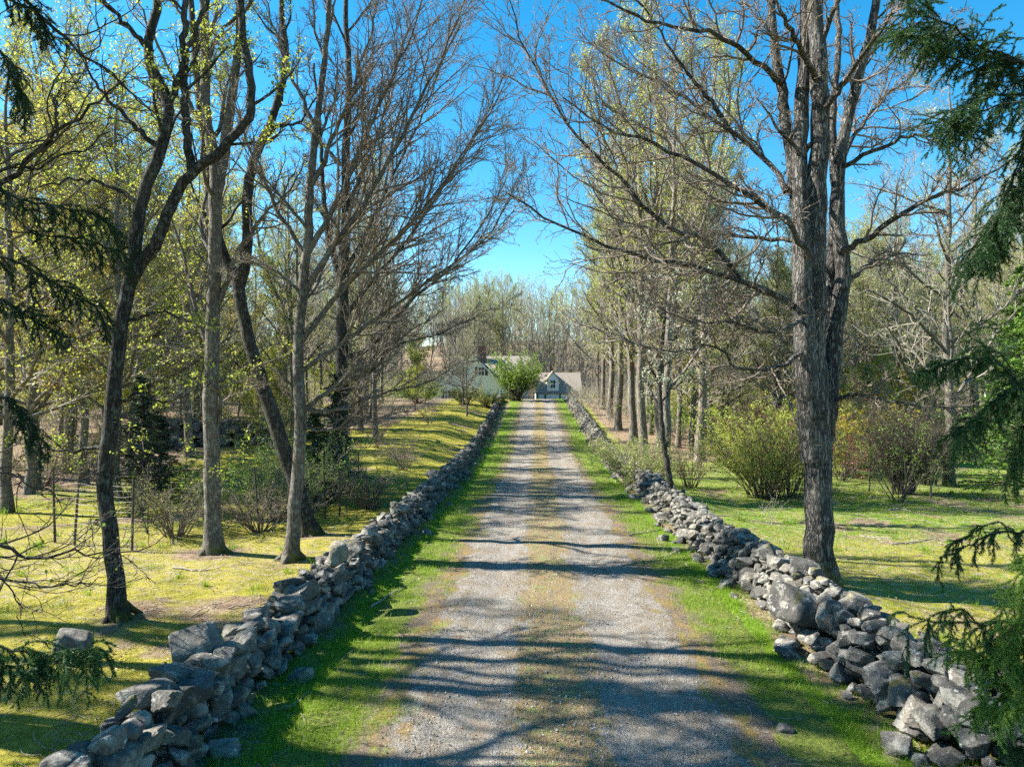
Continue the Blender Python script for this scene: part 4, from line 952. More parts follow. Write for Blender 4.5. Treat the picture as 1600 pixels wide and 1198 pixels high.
shrub('twiggy_shrub', G(1078, 762), 2.1, 1.0, 26, LEAF_OL, 1, .04, TWIG_RED, 'upright reddish twiggy shrub beside the thin dark leaning tree', seed=4, ang=.4)
shrub('honeysuckle_shrub', put(1000, 27.5), 1.9, 2.4, 60, LEAF_P, 4, .06, TWIG, 'pale green low spreading shrub leaning on the right wall', seed=5, ang=.85)
shrub('honeysuckle_shrub', put(975, 34), 1.6, 2.0, 40, LEAF_P, 4, .06, TWIG, 'smaller pale green shrub farther up behind the right wall', seed=6, ang=.85)
shrub('tangled_shrub', G(1412, 772), 3.5, 1.6, 80, LEAF_BUD, 1, .035, TWIG_DARK, 'tangled brown twiggy shrub inside the wire cage on the right lawn', seed=7, ang=.36, d1=10, n2=7, droop=.0)
shrub('tangled_shrub', G(1450, 758), 3.0, 1.4, 60, LEAF_BUD, 1, .035, TWIG_DARK, 'second brown tangle at the right end of the wire cage', seed=8, ang=.34, d1=10, n2=7, droop=.0)
shrub('green_shrub', put(1405, 24), 4.0, 1.0, 12, LEAF_G, 6, .06, TWIG_DARK, 'green leafed climber topping the caged tangle', seed=9, ang=.5)
shrub('forsythia', put(1345, 34.5), 3.2, 2.6, 70, LEAF_YEL, 7, .08, TWIG, 'yellow flowering forsythia right of the big maple trunk', seed=10, ang=.7)
shrub('green_shrub', put(1325, 31.5), 2.1, 2.0, 40, LEAF_Y, 6, .07, TWIG, 'fresh green shrub in front of the forsythia', seed=11, ang=.8)
shrub('pink_shrub', put(1232, 25), 4.2, 1.8, 34, LEAF_RED, 2, .06, TWIG_DARK, 'pink red blossoming shrub left of the big maple trunk', seed=12, ang=.45)
shrub('pink_shrub', put(1312, 30), 2.3, 1.8, 26, LEAF_RED, 2, .06, TWIG_DARK, 'low pink blossoming shrub right of the big maple trunk', seed=13, ang=.6)
shrub('forsythia', put(1385, 48), 5.5, 3, 60, LEAF_YEL, 6, .13, TWIG, 'distant yellow flowering shrub in the right woods', seed=14, ang=.6)
shrub('green_bush', put(806, 86), 5.6, 3.0, 60, LEAF_G, 9, .15, TWIG_DARK, 'bright green leafy bush at the top of the drive between house and garage', seed=15, ang=.42, r=.05, tw=.012)
shrub('olive_bush', put(766, 74), 1.9, 3, 50, LEAF_OL, 4, .10, TWIG, 'yellow olive bush at the upper end of the left wall', seed=16, ang=.8, r=.03, tw=.008)
shrub('olive_bush', put(728, 76), 2.0, 3, 40, LEAF_OL, 5, .12, TWIG, 'olive green bush below the house gable', seed=17, ang=.8, r=.03, tw=.008)
shrub('olive_bush', put(655, 78), 2.6, 3, 40, LEAF_G, 5, .12, TWIG, 'green bush on the lawn left of the house', seed=18, ang=.95, r=.03, tw=.008)
shrub('green_shrub', G(435, 812), 2.3, 1.2, 34, LEAF_G, 4, .05, TWIG, 'fresh green shrub between the two grey left trees', seed=19, ang=.6)
shrub('twiggy_shrub', G(405, 830), 1.3, 1.3, 40, LEAF_BUD, 2, .03, TWIG, 'low twiggy shrub at the foot of the green shrub on the left', seed=20, ang=.8)
shrub('twiggy_shrub', G(275, 838), 1.7, 1.2, 34, LEAF_OL, 2, .035, TWIG, 'grey brown twiggy shrub left of the tall straight maple', seed=21, ang=.7)
shrub('green_shrub', G(480, 800), 2.6, 1.3, 26, LEAF_G, 4, .055, TWIG, 'light green shrub right of the leaning dark trunk', seed=22, ang=.7)
shrub('twiggy_shrub', G(578, 795), 1.5, 1.1, 40, LEAF_OL, 2, .03, TWIG, 'grey round twiggy bush next to the fence post beside the left wall', seed=23, ang=.7)
shrub('bare_bush', G(632, 735), 1.9, 1.2, 22, None, 0, 0, TWIG, 'small bare bush on the mossy lawn left of the wall', seed=24, ang=.5)
shrub('bare_bush', G(588, 700), 1.6, 1.2, 16, None, 0, 0, TWIG_RED, 'thin bare bush farther back on the left lawn', seed=25, ang=.5)
shrub('bare_bush', G(672, 662), 2.2, 1.5, 16, None, 0, 0, TWIG, 'sparse bare bush high on the left lawn', seed=26, ang=.5, tw=.007)
shrub('pale_sapling', G(1200, 818), .85, .5, 7, None, 0, 0, DEADWOOD, 'tiny pale bare sapling in the right lawn by the wall', seed=27, ang=.5, r=.007, tw=.003, d1=3, n2=2)
shrub('thicket', G(60, 760), 2.6, 2.5, 46, LEAF_Y, 2, .05, TWIG_DARK, 'tangled thicket at the left edge of the lawn', seed=28, ang=.9)
shrub('thicket', G(130, 740), 3.2, 2.0, 40, LEAF_Y, 2, .05, TWIG, 'taller thicket behind the dark forked tree', seed=29, ang=.8)
shrub('leafy_shrub', put(420, 40), 3.2, 2, 30, LEAF_Y, 4, .08, TWIG, 'yellow green shrub by the rubble wall', seed=30, ang=.7, tw=.006)
for i, (px, d, lm) in enumerate([(1120, 44, LEAF_G), (1180, 47, LEAF_Y), (1420, 46, LEAF_G), (1500, 44, LEAF_Y), (1570, 42, LEAF_G), (1060, 50, LEAF_G), (1640, 46, LEAF_Y)]):
    p = put(px, d); shrub('woodland_shrub', p, 3.5, 3, 34, lm, 4, .10, TWIG, ['light green woodland shrub near the row of trees', 'yellow green woodland shrub behind the rounded shrub', 'fresh green woodland shrub behind the wire cage', 'yellow green shrub at the wood edge on the right lawn',
        'fresh green shrub at the far right wood edge', 'green shrub low in the woods behind the thin dark tree', 'yellow green shrub at the right edge of the photo'][i], seed=40+i, ang=.8, tw=.007)

# ------------------------------------------------------------------ evergreens in the middle distance
def evergreen(name, loc, H, W_, label, seed, ndl=NEEDLE_D, nb=80, size=.07, per=15, group=None, low=.05):
    rg = np.random.default_rng(seed); root = empty(name, loc, label, 'evergreen', group); tg = Geo(); cg = Geo()
    t = np.linspace(0, 1, 14); P = np.stack([np.cumsum(rg.normal(0, .02, 14)), np.cumsum(rg.normal(0, .02, 14)), t*H-.05], -1); R = .03+H*.018*(1-t)
    tubes(tg, P[None], R[None], 8, 0)
    C, RR = grow(P[None], R[None], nb, low, .99, 1.35, 1, 8, -.03, .08, .4, .008, .25, .7, rg=rg)
    s = (np.clip(1-(C[:, :1, 2:3]/H), .06, 1)**.8)*W_*rg.uniform(.6, 1.15, (len(C), 1, 1)); L = np.linalg.norm(C[:, -1:]-C[:, :1], axis=2, keepdims=True)
    C = C[:, :1]+(C-C[:, :1])/np.maximum(L, .1)*s
    tubes(tg, C, RR*.6, 4, 0)
    C1, R1 = grow(C, RR, 12, .1, 1, .85, .42, 4, -.08, .1, .5, .003, .12, rg=rg, side=.35); tubes(cg, C1, R1, 3, 1)
    pts = along(C1, per, rg, .025, 0); leaves(cg, pts, size, 0, rg=rg, flat=.45, asp=.3)
    link('trunk', tg.mesh('trunk', [BARK_DARK]), root); link('crown', cg.mesh('crown', [ndl, TWIG_DARK]), root); return root
evergreen('hemlock', put(222, 20.5), 4.2, 1.5, 'dark green hemlock behind the forked dark tree inside the wire fence', 1)
evergreen('hemlock', put(250, 23), 3.0, 1.2, 'lower dark hemlock right of the other hemlock on the left lawn', 2)
evergreen('hemlock', put(525, 23.5), 4.4, 1.7, 'broad dark hemlock behind the smooth grey tree beside the left wall', 3)
evergreen('hemlock', put(492, 22.5), 3.2, 1.3, 'shorter dark hemlock between the two leaning left trunks', 4)
if 0: evergreen('hemlock', put(90, 24), 5.0, 1.6, 'dark hemlock low among the trees near the left edge', 6)
evergreen('fir_tree', put(1590, 30), 9.5, 3.2, 'bright green fir at the right edge behind the spruce boughs', 5, NEEDLE_L, 110, .16, 18)
evergreen('fir_tree', put(1640, 24), 8.0, 3.0, 'bright green fir beyond the right edge of the lawn', 8, NEEDLE_L, 110, .16, 18)
evergreen('pine_tree', put(1216, 70), 17, 3.0, 'distant blue green pine behind the stems of the big maple', 7, NEEDLE_D, 80, .35, 10, low=.45)

# ------------------------------------------------------------------ near spruces
def needles(g, P, per_m, ln, wd, m, rg):
    """needles along every path"""
    M, n, _ = P.shape; seg = np.linalg.norm(P[:, 1:]-P[:, :-1], axis=2); L = seg.sum(1); cnt = np.maximum(6, (L*per_m).astype(int))
    own = np.repeat(np.arange(M), cnt); K = len(own); t = rg.random(K)*(n-1); i = np.minimum(t.astype(int), n-2); f = (t-i)[:, None]
    c = P[own, i]*(1-f)+P[own, i+1]*f; T = norm(P[own, i+1]-P[own, i])
    r = norm(np.cross(T, norm(rg.normal(size=(K, 3))))); d = norm(T*rg.uniform(.5, 1.1, (K, 1))+r); s = norm(np.cross(d, rg.normal(size=(K, 3))))*wd*.5
    l_ = ln*rg.uniform(.7, 1.2, (K, 1)); V = np.stack([c-s, c+s, c+d*l_], 1)
    tt = np.clip(t/(n-1)*.5+rg.random(K)*.4+rg.random(M)[own]*.25, 0, 1)
    g.add(V.reshape(-1, 3), tris=np.arange(K*3).reshape(K, 3), mat=m, tint=np.repeat(tt, 3))
def bough(root, org, pts, d0, r0, seclen, ndl, seed, dens=24, hang=.22, per_m=900, nl=.022, nw=.0045, t0=.2, label=None):
    rg = np.random.default_rng(seed); P = px_path(pts, d0, 26, .008, rg)-org; t = np.linspace(0, 1, 26); R = r0*(1-t*.88)
    g = Geo(); tubes(g, P[None], R[None], 7, 0)
    L = np.linalg.norm(P[1:]-P[:-1], axis=1).sum()
    C, RR = grow(P[None], R[None], max(8, int(L*(1-t0)*dens)), t0, 1, 1.0, .01, 8, -hang*.8, .10, .35, .0018, seclen, .7, side=.85, rg=rg)
    sc_ = rg.uniform(.45, 1.15, len(C))[:, None, None]; C = C[:, :1]+(C-C[:, :1])*sc_
    tubes(g, C, RR, 4, 0)
    C1, R1 = grow(C, RR, 7, .1, 1, .8, .42, 4, -hang*.4, .09, .5, .0014, .06, .7, side=.8, rg=rg); tubes(g, C1, R1, 3, 0)
    ext = P[None, int(26*max(t0, .3)):, :]
    needles(g, ext, per_m*1.3, nl*1.1, nw, 1, rg); needles(g, C, per_m, nl, nw, 1, rg); needles(g, C1, per_m, nl, nw, 1, rg)
    o = link('bough', g.mesh('bough', [BARK_DARK, ndl]), root)
    if label: o['label'] = label
    return o
_b1 = bough
def bough(root, org, pts, d0, *a, **k):
    o = _b1(root, org, pts, d0, *a, **k); rj = random.Random(a[3])
    for q in ((1,) if root.name.startswith('spruce') else ()):
        pt = [pts[0]]+[(p[0]+rj.uniform(-14, 22), p[1]+rj.uniform(-26, 30), rj.uniform(-.1, .1)) for p in pts[1:]]
        a2 = list(a); a2[3] = a[3]+100*q; a2[0] = a[0]*.7; k2 = dict(k); k2['per_m'] = 800
        _b1(root, org, pt, d0+rj.uniform(-.25, .45), *a2, **k2)
    return o
def conifer_trunk(root, org, x, y, H, r):
    g = Geo(); t = np.linspace(0, 1, 24); z0 = float(terrain(x, y)); P = np.stack([x+0*t, y+0*t, z0-.1+t*H], -1)-org; tubes(g, P[None], (r*(1-t*.85))[None], 14, 0, .08)
    link('trunk', g.mesh('trunk', [BARK_DARK]), root)
sx_, sy_ = 5.95, 6.3; org = np.array([sx_, sy_, float(terrain(sx_, sy_))])
SPR = empty('spruce_tree', org, 'drooping green spruce reaching in from the right edge', 'tree')
conifer_trunk(SPR, org, sx_, sy_, 11, .17)
tp = 800+sx_/sy_*FPX
bough(SPR, org, [(tp, 60), (1690, 110), (1600, 97), (1540, 78), (1480, 38), (1420, 14)], 6.3, .022, .42, NEEDLE, 1)
bough(SPR, org, [(1640, 100), (1560, 92), (1480, 62), (1395, 52)], 6.2, .014, .30, NEEDLE, 2, t0=.35)
bough(SPR, org, [(tp, 100), (1680, 160), (1600, 150), (1550, 150), (1500, 175), (1475, 190)], 6.1, .018, .40, NEEDLE, 3)
bough(SPR, org, [(tp, 140), (1680, 190), (1620, 200), (1590, 260), (1560, 330), (1520, 420)], 6.0, .016, .36, NEEDLE, 4, hang=.3)
bough(SPR, org, [(tp, 200), (1680, 260), (1600, 300), (1570, 370), (1530, 400)], 6.3, .016, .32, NEEDLE, 5, hang=.3)
bough(SPR, org, [(tp, 560), (1700, 600), (1600, 607), (1557, 563), (1503, 512)], 5.9, .014, .26, NEEDLE, 6, dens=9)
bough(SPR, org, [(1600, 607), (1557, 565), (1500, 562), (1442, 584)], 5.85, .009, .20, NEEDLE, 7, dens=20, t0=.3)
bough(SPR, org, [(tp, 590), (1700, 620), (1600, 610), (1560, 625), (1520, 655), (1495, 680)], 5.8, .012, .28, NEEDLE, 8, dens=22, hang=.3)
bough(SPR, org, [(tp, 600), (1680, 640), (1620, 650), (1590, 690), (1575, 745)], 5.9, .010, .22, NEEDLE, 9, hang=.4)
bough(SPR, org, [(tp, 800), (1700, 820), (1600, 832), (1550, 832), (1510, 852), (1470, 872)], 5.6, .011, .26, NEEDLE, 10, dens=8, hang=.45)
bough(SPR, org, [(tp, 930), (1690, 960), (1600, 966), (1540, 972), (1480, 972), (1420, 965)], 5.3, .012, .30, NEEDLE, 11, dens=9, hang=.45, t0=.35)
bough(SPR, org, [(tp, 980), (1690, 1000), (1600, 1000), (1560, 1015), (1505, 1018)], 5.1, .013, .32, NEEDLE_L, 12, dens=22, hang=.3)
bough(SPR, org, [(tp, 880), (1700, 900), (1630, 880), (1600, 930), (1592, 1010), (1585, 1100)], 4.9, .012, .34, NEEDLE_L, 13, dens=26, hang=.35)
bough(SPR, org, [(tp, 1040), (1700, 1050), (1620, 1060), (1570, 1085), (1540, 1120)], 5.0, .012, .30, NEEDLE_L, 14, dens=24, hang=.3)
bough(SPR, org, [(tp, 1160), (1680, 1170), (1620, 1165), (1575, 1180)], 5.0, .010, .22, NEEDLE, 15, dens=22, hang=.2)
sx_, sy_ = -7.0, 6.4; org = np.array([sx_, sy_, float(terrain(sx_, sy_))]); tp = 800+sx_/sy_*FPX
HEM = empty('hemlock_tree', org, 'dark feathery hemlock reaching in from the left edge', 'tree')
conifer_trunk(HEM, org, sx_, sy_, 12, .18)
bough(HEM, org, [(tp, -140), (-120, -60), (0, -20), (50, 10), (85, 60)], 6.6, .018, .34, NEEDLE_D, 21, hang=.3, dens=13)
bough(HEM, org, [(tp, -60), (-100, 40), (0, 80), (30, 130), (38, 165)], 6.4, .014, .30, NEEDLE_D, 22, hang=.4, dens=13)
bough(HEM, org, [(tp, 220), (-120, 260), (0, 300), (70, 320), (130, 330), (175, 350)], 6.8, .018, .42, NEEDLE_D, 23, hang=.3, dens=13)
bough(HEM, org, [(tp, 350), (-120, 380), (0, 400), (60, 430), (110, 460), (160, 480)], 6.8, .018, .38, NEEDLE_D, 25, hang=.3, dens=13)
bough(HEM, org, [(tp, 440), (-100, 450), (0, 470), (50, 500), (90, 520)], 6.5, .014, .30, NEEDLE_D, 26, hang=.3, dens=14)
bough(HEM, org, [(tp, 600), (-120, 610), (0, 620), (40, 650), (68, 690)], 6.4, .014, .30, NEEDLE_D, 27, hang=.35, dens=13)
bough(HEM, org, [(tp, 980), (-150, 1000), (0, 1012), (60, 1022), (110, 1022), (150, 1012)], 5.0, .012, .34, NEEDLE, 28, hang=.4, dens=22)
bough(HEM, org, [(tp, 1060), (-150, 1040), (-20, 1030), (20, 1045), (50, 1060)], 4.8, .010, .28, NEEDLE, 29, hang=.35, dens=13)
bough(HEM, org, [(tp, 320), (-80, 340), (40, 365), (130, 375), (205, 400)], 7.4, .014, .30, NEEDLE_D, 30, hang=.35, t0=.5, dens=13)

def crown_boughs(root, n_, ang0, spread, z0, z1, L0, ndl, seed):
    rg = np.random.default_rng(seed); a = ang0+rg.uniform(-spread, spread, n_); z = np.linspace(z0, z1, n_)+rg.normal(0, .12, n_)
    L = L0*(1-.72*(z-z0)/(z1-z0+1))*rg.uniform(.75, 1.15, n_); t = np.linspace(0, 1, 12)[None]
    P = np.stack([np.cos(a)[:, None]*L[:, None]*t, np.sin(a)[:, None]*L[:, None]*t, z[:, None]-L[:, None]*(.28*t-.02*np.sin(t*6))], -1); R_ = .02*(1-t*.85)*np.ones((n_, 1))
    g = Geo(); tubes(g, P, R_, 6, 0)
    C, RR = grow(P, R_, 26, .15, 1, 1.0, .22, 7, -.18, .1, .35, .002, .2, side=.8, rg=rg); tubes(g, C, RR, 4, 0)
    C1, R1 = grow(C, RR, 6, .1, 1, .8, .42, 4, -.08, .09, .5, .0015, .06, side=.8, rg=rg); tubes(g, C1, R1, 3, 0)
    needles(g, C, 330, .024, .008, 1, rg); needles(g, C1, 330, .024, .008, 1, rg)
    link('crown', g.mesh('crown', [BARK_DARK, ndl]), root)
crown_boughs(SPR, 46, .15, 1.35, 1.6, 10.8, 2.6, NEEDLE, 301)
crown_boughs(HEM, 26, math.pi+.1, 1.25, 1.8, 11.5, 2.6, NEEDLE_D, 302)

# ------------------------------------------------------------------ fences, posts, pole, sticks, stump
def box(g, c, s, m=0):
    c = np.array(c, float); s = np.array(s, float)/2
    v = np.array([[i, j, k] for k in (-1, 1) for j in (-1, 1) for i in (-1, 1)])*s+c
    f = [[0, 2, 3, 1], [4, 5, 7, 6], [0, 1, 5, 4], [2, 6, 7, 3], [0, 4, 6, 2], [1, 3, 7, 5]]; g.add(v, quads=f, mat=m)
def cage(name, pts, H, label, closed=True, seed=1, mesh=.12):
    rg = np.random.default_rng(seed); p0 = pts[0]; root = empty(name, p0, label, 'fence'); org = np.array(p0)
    for p in pts:
        g = Geo(); h = H*rg.uniform(.95, 1.12); tl = rg.normal(0, .03, 2)
        P = np.array([[0, 0, -.1], [tl[0]*.5*h, tl[1]*.5*h, h*.5], [tl[0]*h, tl[1]*h, h]])+np.array(p)-org
        tubes(g, P[None], np.array([[.03, .027, .025]]), 6, 0)
        for k in range(5): box(g, P[0]+(P[2]-P[0])*(.2+.18*k)+np.array([0, -.024, 0]), (.05, .012, .02))
        link('post', g.mesh('post', [POST], False), root)
    g = Geo(); prs = list(zip(pts, pts[1:]+pts[:1])) if closed else list(zip(pts[:-1], pts[1:]))
    for a, b in prs:
        a = np.array(a); b = np.array(b); L = np.linalg.norm(b-a)
        zs = np.arange(.05, H*.9, mesh); T_ = np.linspace(0, 1, 7)
        P = (a+(b-a)*T_[:, None])[None]+np.stack([np.zeros((len(zs), 7)), np.zeros((len(zs), 7)), zs[:, None]+rg.normal(0, .01, (len(zs), 7))-.03*np.sin(T_*math.pi)], -1)-org
        tubes(g, P, np.full(P.shape[:2], .003), 3, 0)
        k = max(2, int(L/mesh)); tt = np.linspace(0, 1, k); P = np.stack([np.stack([a+(b-a)*q+np.array([0, 0, z]) for z in (.03, H*.45, H*.9)]) for q in tt])-org
        tubes(g, P, np.full(P.shape[:2], .0018), 3, 0)
    link('wire_mesh', g.mesh('wire_mesh', [WIRE], False), root)
cage('wire_cage', [G(1358, 768), G(1454, 779), G(1478, 756), G(1385, 745)], 2.1, 'wire mesh cage on thin dark posts round the tangled shrub on the right lawn', seed=1)
cage('wire_fence', [G(86, 848), G(116, 852), G(206, 862), G(230, 834)], 1.7, 'wire fence on dark posts behind the forked dark tree on the left lawn', closed=False, seed=2)
cage('wire_fence', [G(405, 832), G(508, 810), G(531, 806), G(560, 790)], 1.8, 'wire fence on thin posts behind the smooth grey tree near the left wall', closed=False, seed=3)
# utility pole
b = put(437, 62); g = Geo(); top = unproj(437, 474, 62)[2]-b[2]; t = np.linspace(0, 1, 8)
root = empty('utility_pole', b, 'slim weathered utility pole between the left trees', 'utility pole')
tubes(g, np.stack([0*t, 0*t, t*top-.2], -1)[None], (.15-.05*t)[None], 10, 0); link('shaft', g.mesh('shaft', [POLEM]), root)
g = Geo(); box(g, (0, -.13, top-.5), (.06, .06, .4)); box(g, (0, -.17, top-1.2), (.14, .1, .3)); link('bracket', g.mesh('bracket', [POST], False), root)
# fallen sticks
def stick(pts, r, label, seed, lift=.03, nbr=3, m=DEADWOOD):
    rg = np.random.default_rng(seed); W_ = np.array([G(*p[:2]) for p in pts]); W_[:, 2] += np.array([lift+(p[2] if len(p) > 2 else 0) for p in pts]); org = W_[0].copy()
    P = catmull(W_-org, 16); P += rg.normal(0, .012, P.shape); g = Geo(); t = np.linspace(0, 1, 16); R = (r*(1-.75*t))[None]; tubes(g, P[None], R, 7, 0, .1)
    C, RR = grow(P[None], R, nbr, .3, .95, .5, .3, 6, 0, .08, .6, .003, .2, rg=rg); C[:, :, 2] = np.maximum(C[:, :, 2], P[:, 2].min()-.01); tubes(g, C, RR, 4, 0)
    o = link('fallen_branch', g.mesh('fallen_branch', [m]), None, org); tag(o, label, 'branch')
stick([(578, 954), (610, 932), (648, 908)], .022, 'pale forked stick lying on the grass right of the left wall', 1)
stick([(984, 838), (1015, 832), (1060, 822), (1098, 812, .5)], .02, 'long dark stick leaning across the foot of the right wall', 2, nbr=4)
stick([(447, 1112), (470, 1095), (490, 1085)], .008, 'short twig in the lower left grass', 3)
stick([(1343, 838), (1370, 842), (1388, 845)], .018, 'dark fallen branch on the right lawn beside the big maple', 4)
stick([(1395, 852), (1430, 848), (1462, 842), (1480, 852)], .018, 'long curved fallen branch on the right lawn', 5)
stick([(1388, 798), (1410, 797), (1425, 802)], .03, 'pale short log at the foot of the tangled shrub', 6)
stick([(270, 888), (310, 893), (345, 891)], .022, 'pale stick below the flared base of the straight maple', 7)
stick([(360, 952), (395, 948), (430, 936)], .012, 'thin stick on the left lawn beside the wall', 8)
stick([(300, 965), (330, 950), (375, 930)], .010, 'thin twig right of the forked dark tree', 9)
stick([(1024, 838), (1034, 858), (1045, 868)], .010, 'twig in the brush beside the right wall', 10, nbr=5)
stick([(1064, 866), (1030, 872), (1000, 868)], .010, 'grey twig on the verge near the right wall', 11, nbr=5)

# ------------------------------------------------------------------ house and garage
def quad_slab(g, a, b, c, d, th, m=0):
    a, b, c, d = [np.array(q, float) for q in (a, b, c, d)]; nrm = norm(np.cross(b-a, d-a))*th
    v = np.array([a, b, c, d, a-nrm, b-nrm, c-nrm, d-nrm]); g.add(v, quads=[[0, 1, 2, 3], [7, 6, 5, 4], [0, 4, 5, 1], [1, 5, 6, 2], [2, 6, 7, 3], [3, 7, 4, 0]], mat=m)
def part(name, g, m, par): return link(name, g.mesh(name, [m], False), par)
def window(par, x, y, z, w, h, shut=True, fr=TRIM):
    g = Geo()
    for s in (-1, 1): box(g, (x+s*(w/2+.04), y-.04, z), (.09, .09, h+.18)); box(g, (x, y-.04, z+s*(h/2+.045)), (w-.002, .088, .09))
    box(g, (x, y-.03, z), (.05, .05, h)); box(g, (x, y-.032, z), (w, .05, .05))
    f = part('window', g, fr, par); g = Geo(); box(g, (x, y-.005, z), (w-.01, .02, h-.01)); part('pane', g, GLASSM, f)
    if shut:
        for s in (-1, 1):
            g = Geo(); box(g, (x+s*(w/2+.34), y-.03, z), (.42, .05, h+.1))
            for k in range(6): box(g, (x+s*(w/2+.34), y-.062, z-h/2+.12+k*(h-.2)/5), (.34, .015, .05))
            part('shutter', g, DARKWOOD, par)
hy = 104.0
def hp(px, py, d=hy): p = unproj(px, py, d); return p
# main house: gable towards the camera, long wing behind
gz = float(terrain(-5.5, hy))-.3
ap = hp(741, 556); el = hp(676, 598); er = hp(782, 598)
HO = empty('farmhouse', ((el[0]+er[0])/2, hy+4, gz), 'mint green clapboard farmhouse with steep gable and dark windows beyond the left wall', 'house'); o_ = np.array(HO.location)
L_ = lambda p: np.array(p, float)-o_
x0, x1, xa, ze, za = el[0], er[0], (el[0]+er[0])/2+.9, el[2], ap[2]
xa = ap[0]; g = Geo()
v = np.array([[x0, hy, gz], [x1, hy, gz], [x1, hy, ze], [xa, hy, za], [x0, hy, ze], [x0, hy+9, gz], [x1, hy+9, gz], [x1, hy+9, ze], [xa, hy+9, za], [x0, hy+9, ze]])-o_
g.add(v[:5], tris=[[0, 1, 2], [0, 2, 4], [4, 2, 3]]); g.add(v, quads=[[1, 6, 7, 2], [5, 0, 4, 9]]); g.add(v[5:], tris=[[1, 0, 2], [2, 0, 4], [2, 4, 3]])
for k in range(16): box(g, L_(((x0+x1)/2, hy-.012, gz+.25+k*.22)), (x1-x0-.02, .02, .03))
part('wall', g, MINT, HO)
g = Geo(); ov = .35
sl_ = (za-ze)/(xa-x0); quad_slab(g, L_((x0-ov, hy-ov, ze-ov*sl_+.1)), L_((xa, hy-ov, za+.1)), L_((xa, hy+9.2, za+.1)), L_((x0-ov, hy+9.2, ze-ov*sl_+.1)), .12)
sr_ = (za-ze)/(x1-xa); quad_slab(g, L_((xa+.003, hy-ov, za+.1)), L_((x1+ov, hy-ov, ze-ov*sr_+.1)), L_((x1+ov, hy+9.2, ze-ov*sr_+.1)), L_((xa+.003, hy+9.2, za+.1)), .12)
rf = part('roof', g, SHINGLE, HO)
g = Geo(); quad_slab(g, L_((x0-ov, hy-ov-.03, ze-ov*sl_-.12)), L_((x0-ov, hy-ov-.03, ze-ov*sl_+.06)), L_((xa, hy-ov-.03, za+.06)), L_((xa, hy-ov-.03, za-.14)), .05)
quad_slab(g, L_((xa+.003, hy-ov-.03, za-.14)), L_((xa+.003, hy-ov-.03, za+.06)), L_((x1+ov, hy-ov-.03, ze-ov*sr_+.06)), L_((x1+ov, hy-ov-.03, ze-ov*sr_-.12)), .05)
part('bargeboard', g, TRIM, HO)
g = Geo()
for xx in (x0+.06, x1-.06): box(g, L_((xx, hy-.05, (gz+ze)/2)), (.16, .1, ze-gz-.1))
part('corner_board', g, TRIM, HO)
for px, py in ((716, 580), (752, 580)): w_ = L_(hp(px, py)); window(HO, w_[0], hy-o_[1], w_[2], .9, 1.2)
for px, py in ((700, 612), (735, 612)): w_ = L_(hp(px, py)); window(HO, w_[0], hy-o_[1], w_[2]-.5, .9, 1.3)
# wing behind with long ridge
rz_ = hp(800, 556, hy+7)[2]; xr0 = hp(762, 556, hy+7)[0]; xr1 = hp(828, 556, hy+7)[0]; g = Geo(); wy = hy+3
ew = gz+4.2; quad_slab(g, L_((xr0-1.5, wy, ew)), L_((xr1, wy, ew)), L_((xr1, wy+4, rz_)), L_((xr0-1.5, wy+4, rz_)), .15); quad_slab(g, L_((xr0-1.5, wy+4.003, rz_)), L_((xr1, wy+4.003, rz_)), L_((xr1, wy+8, ew)), L_((xr0-1.5, wy+8, ew)), .15)
part('wing_roof', g, SHINGLE, HO)
g = Geo(); v = np.array([[xr0-1, wy+.4, gz], [xr1-.3, wy+.4, gz], [xr1-.3, wy+.4, ew+.2], [xr0-1, wy+.4, ew+.2], [xr1-.3, wy+7.6, gz], [xr1-.3, wy+7.6, ew+.2], [xr1-.3, wy+4, rz_-.15]])-o_
g.add(v, quads=[[0, 1, 2, 3], [1, 4, 5, 2]], tris=[[2, 5, 6]]); part('wing_wall', g, MINT, HO)
g = Geo(); c = L_(hp(753, 553, hy+6)); box(g, (c[0], c[1], c[2]-.6), (1.35, .9, 3.4)); box(g, (c[0], c[1], c[2]+1.16), (1.55, 1.1, .14)); part('chimney', g, BRICK, HO)
# garage
gy = 112.0; rl = hp(853, 582, gy+3.2); rr = hp(905, 582, gy+3.2); eL = hp(838, 613, gy); eR = hp(908, 613, gy); gz = float(terrain(7, gy))-.2
GA = empty('garage', ((eL[0]+eR[0])/2, gy+3, gz), 'grey shingled garage with gabled dormer and mint doors at the end of the drive', 'garage'); o_ = np.array(GA.location)
g = Geo(); quad_slab(g, L_((eL[0]-.2, gy-.3, eL[2]-.1)), L_((eR[0]+.2, gy-.3, eL[2]-.1)), L_((eR[0]+.2, gy+3.6, rl[2])), L_((eL[0]-.2, gy+3.6, rl[2])), .15)
quad_slab(g, L_((eL[0]-.2, gy+3.603, rl[2])), L_((eR[0]+.2, gy+3.603, rl[2])), L_((eR[0]+.2, gy+7.4, eL[2]-.1)), L_((eL[0]-.2, gy+7.4, eL[2]-.1)), .15); rf = part('roof', g, SHINGLE, GA)
g = Geo(); wx0, wx1 = eL[0], eR[0]; ze = eL[2]-.1
v = np.array([[wx0, gy, gz], [wx1, gy, gz], [wx1, gy, ze], [wx0, gy, ze], [wx0, gy+7, gz], [wx1, gy+7, gz], [wx1, gy+7, ze], [wx0, gy+7, ze], [wx0, gy+3.5, rl[2]-.2], [wx1, gy+3.5, rl[2]-.2]])-o_
g.add(v, quads=[[0, 1, 2, 3], [1, 5, 6, 2], [4, 0, 3, 7]], tris=[[2, 6, 9], [7, 3, 8]]); part('wall', g, MINT, GA)
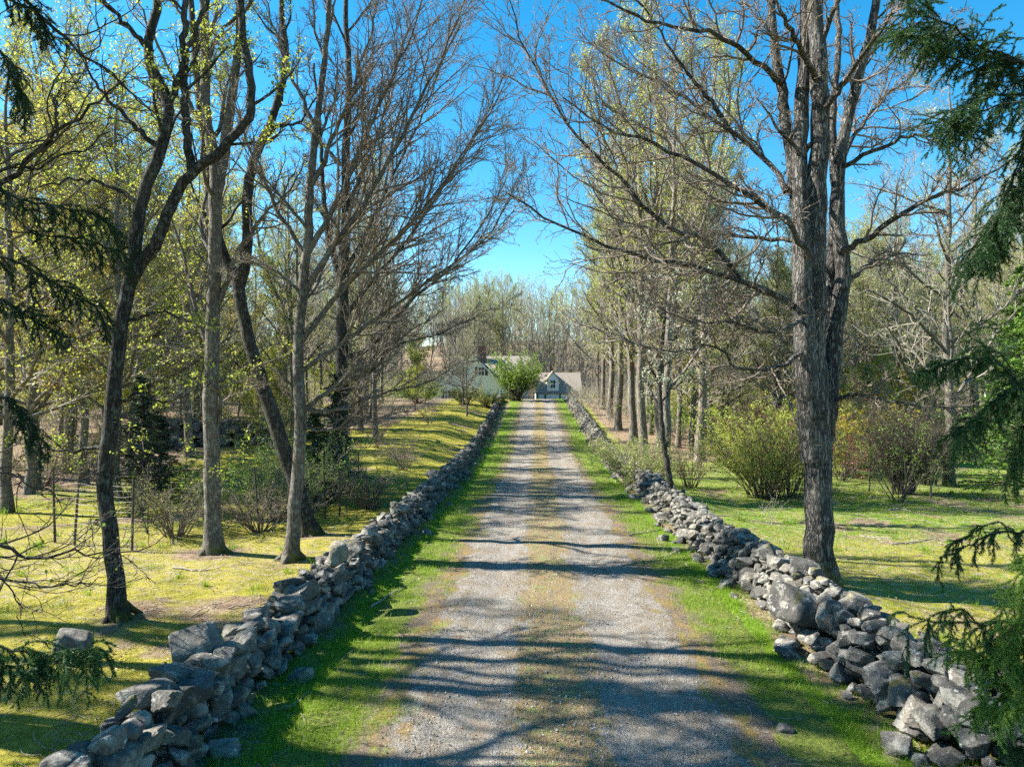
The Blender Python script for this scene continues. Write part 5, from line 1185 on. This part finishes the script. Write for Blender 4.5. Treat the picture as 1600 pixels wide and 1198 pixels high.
for px0, px1 in ((841.5, 850), (853.5, 873)):
    a = L_(hp(px0, 613, gy)); b = L_(hp(px1, 613, gy)); g = Geo(); h = ze-gz-.35
    box(g, ((a[0]+b[0])/2, gy-o_[1]-.04, h/2), (b[0]-a[0], .08, h))
    for k in range(1, 4): box(g, ((a[0]+b[0])/2, gy-o_[1]-.085, k*h/4), (b[0]-a[0]-.02, .02, .04))
    part('garage_door', g, TRIM, GA)
for px in (840, 852, 875): a = L_(hp(px, 613, gy)); g = Geo(); box(g, (a[0], gy-o_[1]-.06, (ze-gz)/2-.1), (.2, .12, ze-gz-.2)); part('post', g, DARKWOOD, GA)
dc = L_(hp(864, 600, gy)); g = Geo(); w2 = .95; zb = dc[2]-1.15; zt = dc[2]+.85; za_ = zt+1.25; y0_ = gy-o_[1]+.15
v = np.array([[dc[0]-w2, y0_, zb], [dc[0]+w2, y0_, zb], [dc[0]+w2, y0_, zt], [dc[0], y0_, za_], [dc[0]-w2, y0_, zt], [dc[0]-w2, y0_+3.2, zb], [dc[0]+w2, y0_+3.2, zb], [dc[0]+w2, y0_+3.2, zt], [dc[0], y0_+3.2, za_], [dc[0]-w2, y0_+3.2, zt]])
g.add(v, quads=[[1, 6, 7, 2], [5, 0, 4, 9]], tris=[[0, 1, 2], [0, 2, 4], [4, 2, 3]]); dm = part('dormer', g, TRIM, GA)
g = Geo(); quad_slab(g, (dc[0]-w2-.25, y0_-.2, zt-.25), (dc[0], y0_-.2, za_+.08), (dc[0], y0_+3.4, za_+.08), (dc[0]-w2-.25, y0_+3.4, zt-.25), .09); quad_slab(g, (dc[0]+.003, y0_-.2, za_+.08), (dc[0]+w2+.25, y0_-.2, zt-.25), (dc[0]+w2+.25, y0_+3.4, zt-.25), (dc[0]+.003, y0_+3.4, za_+.08), .09); part('dormer_roof', g, SHINGLE, GA)
window(GA, dc[0], y0_-.01, dc[2], .8, 1.25, False)
# picket fence
a = put(792, 92); root = empty('picket_fence', a, 'weathered white picket fence beside the green bush at the drive top', 'fence'); g = Geo()
for k in range(26): box(g, (k*.16-.3, 0, .6), (.08, .03, 1.3+.05*(k % 2)))
box(g, (1.7, .032, .35), (4.2, .03, .08)); box(g, (1.7, .032, .95), (4.2, .03, .08)); part('pickets', g, POLEM, root)
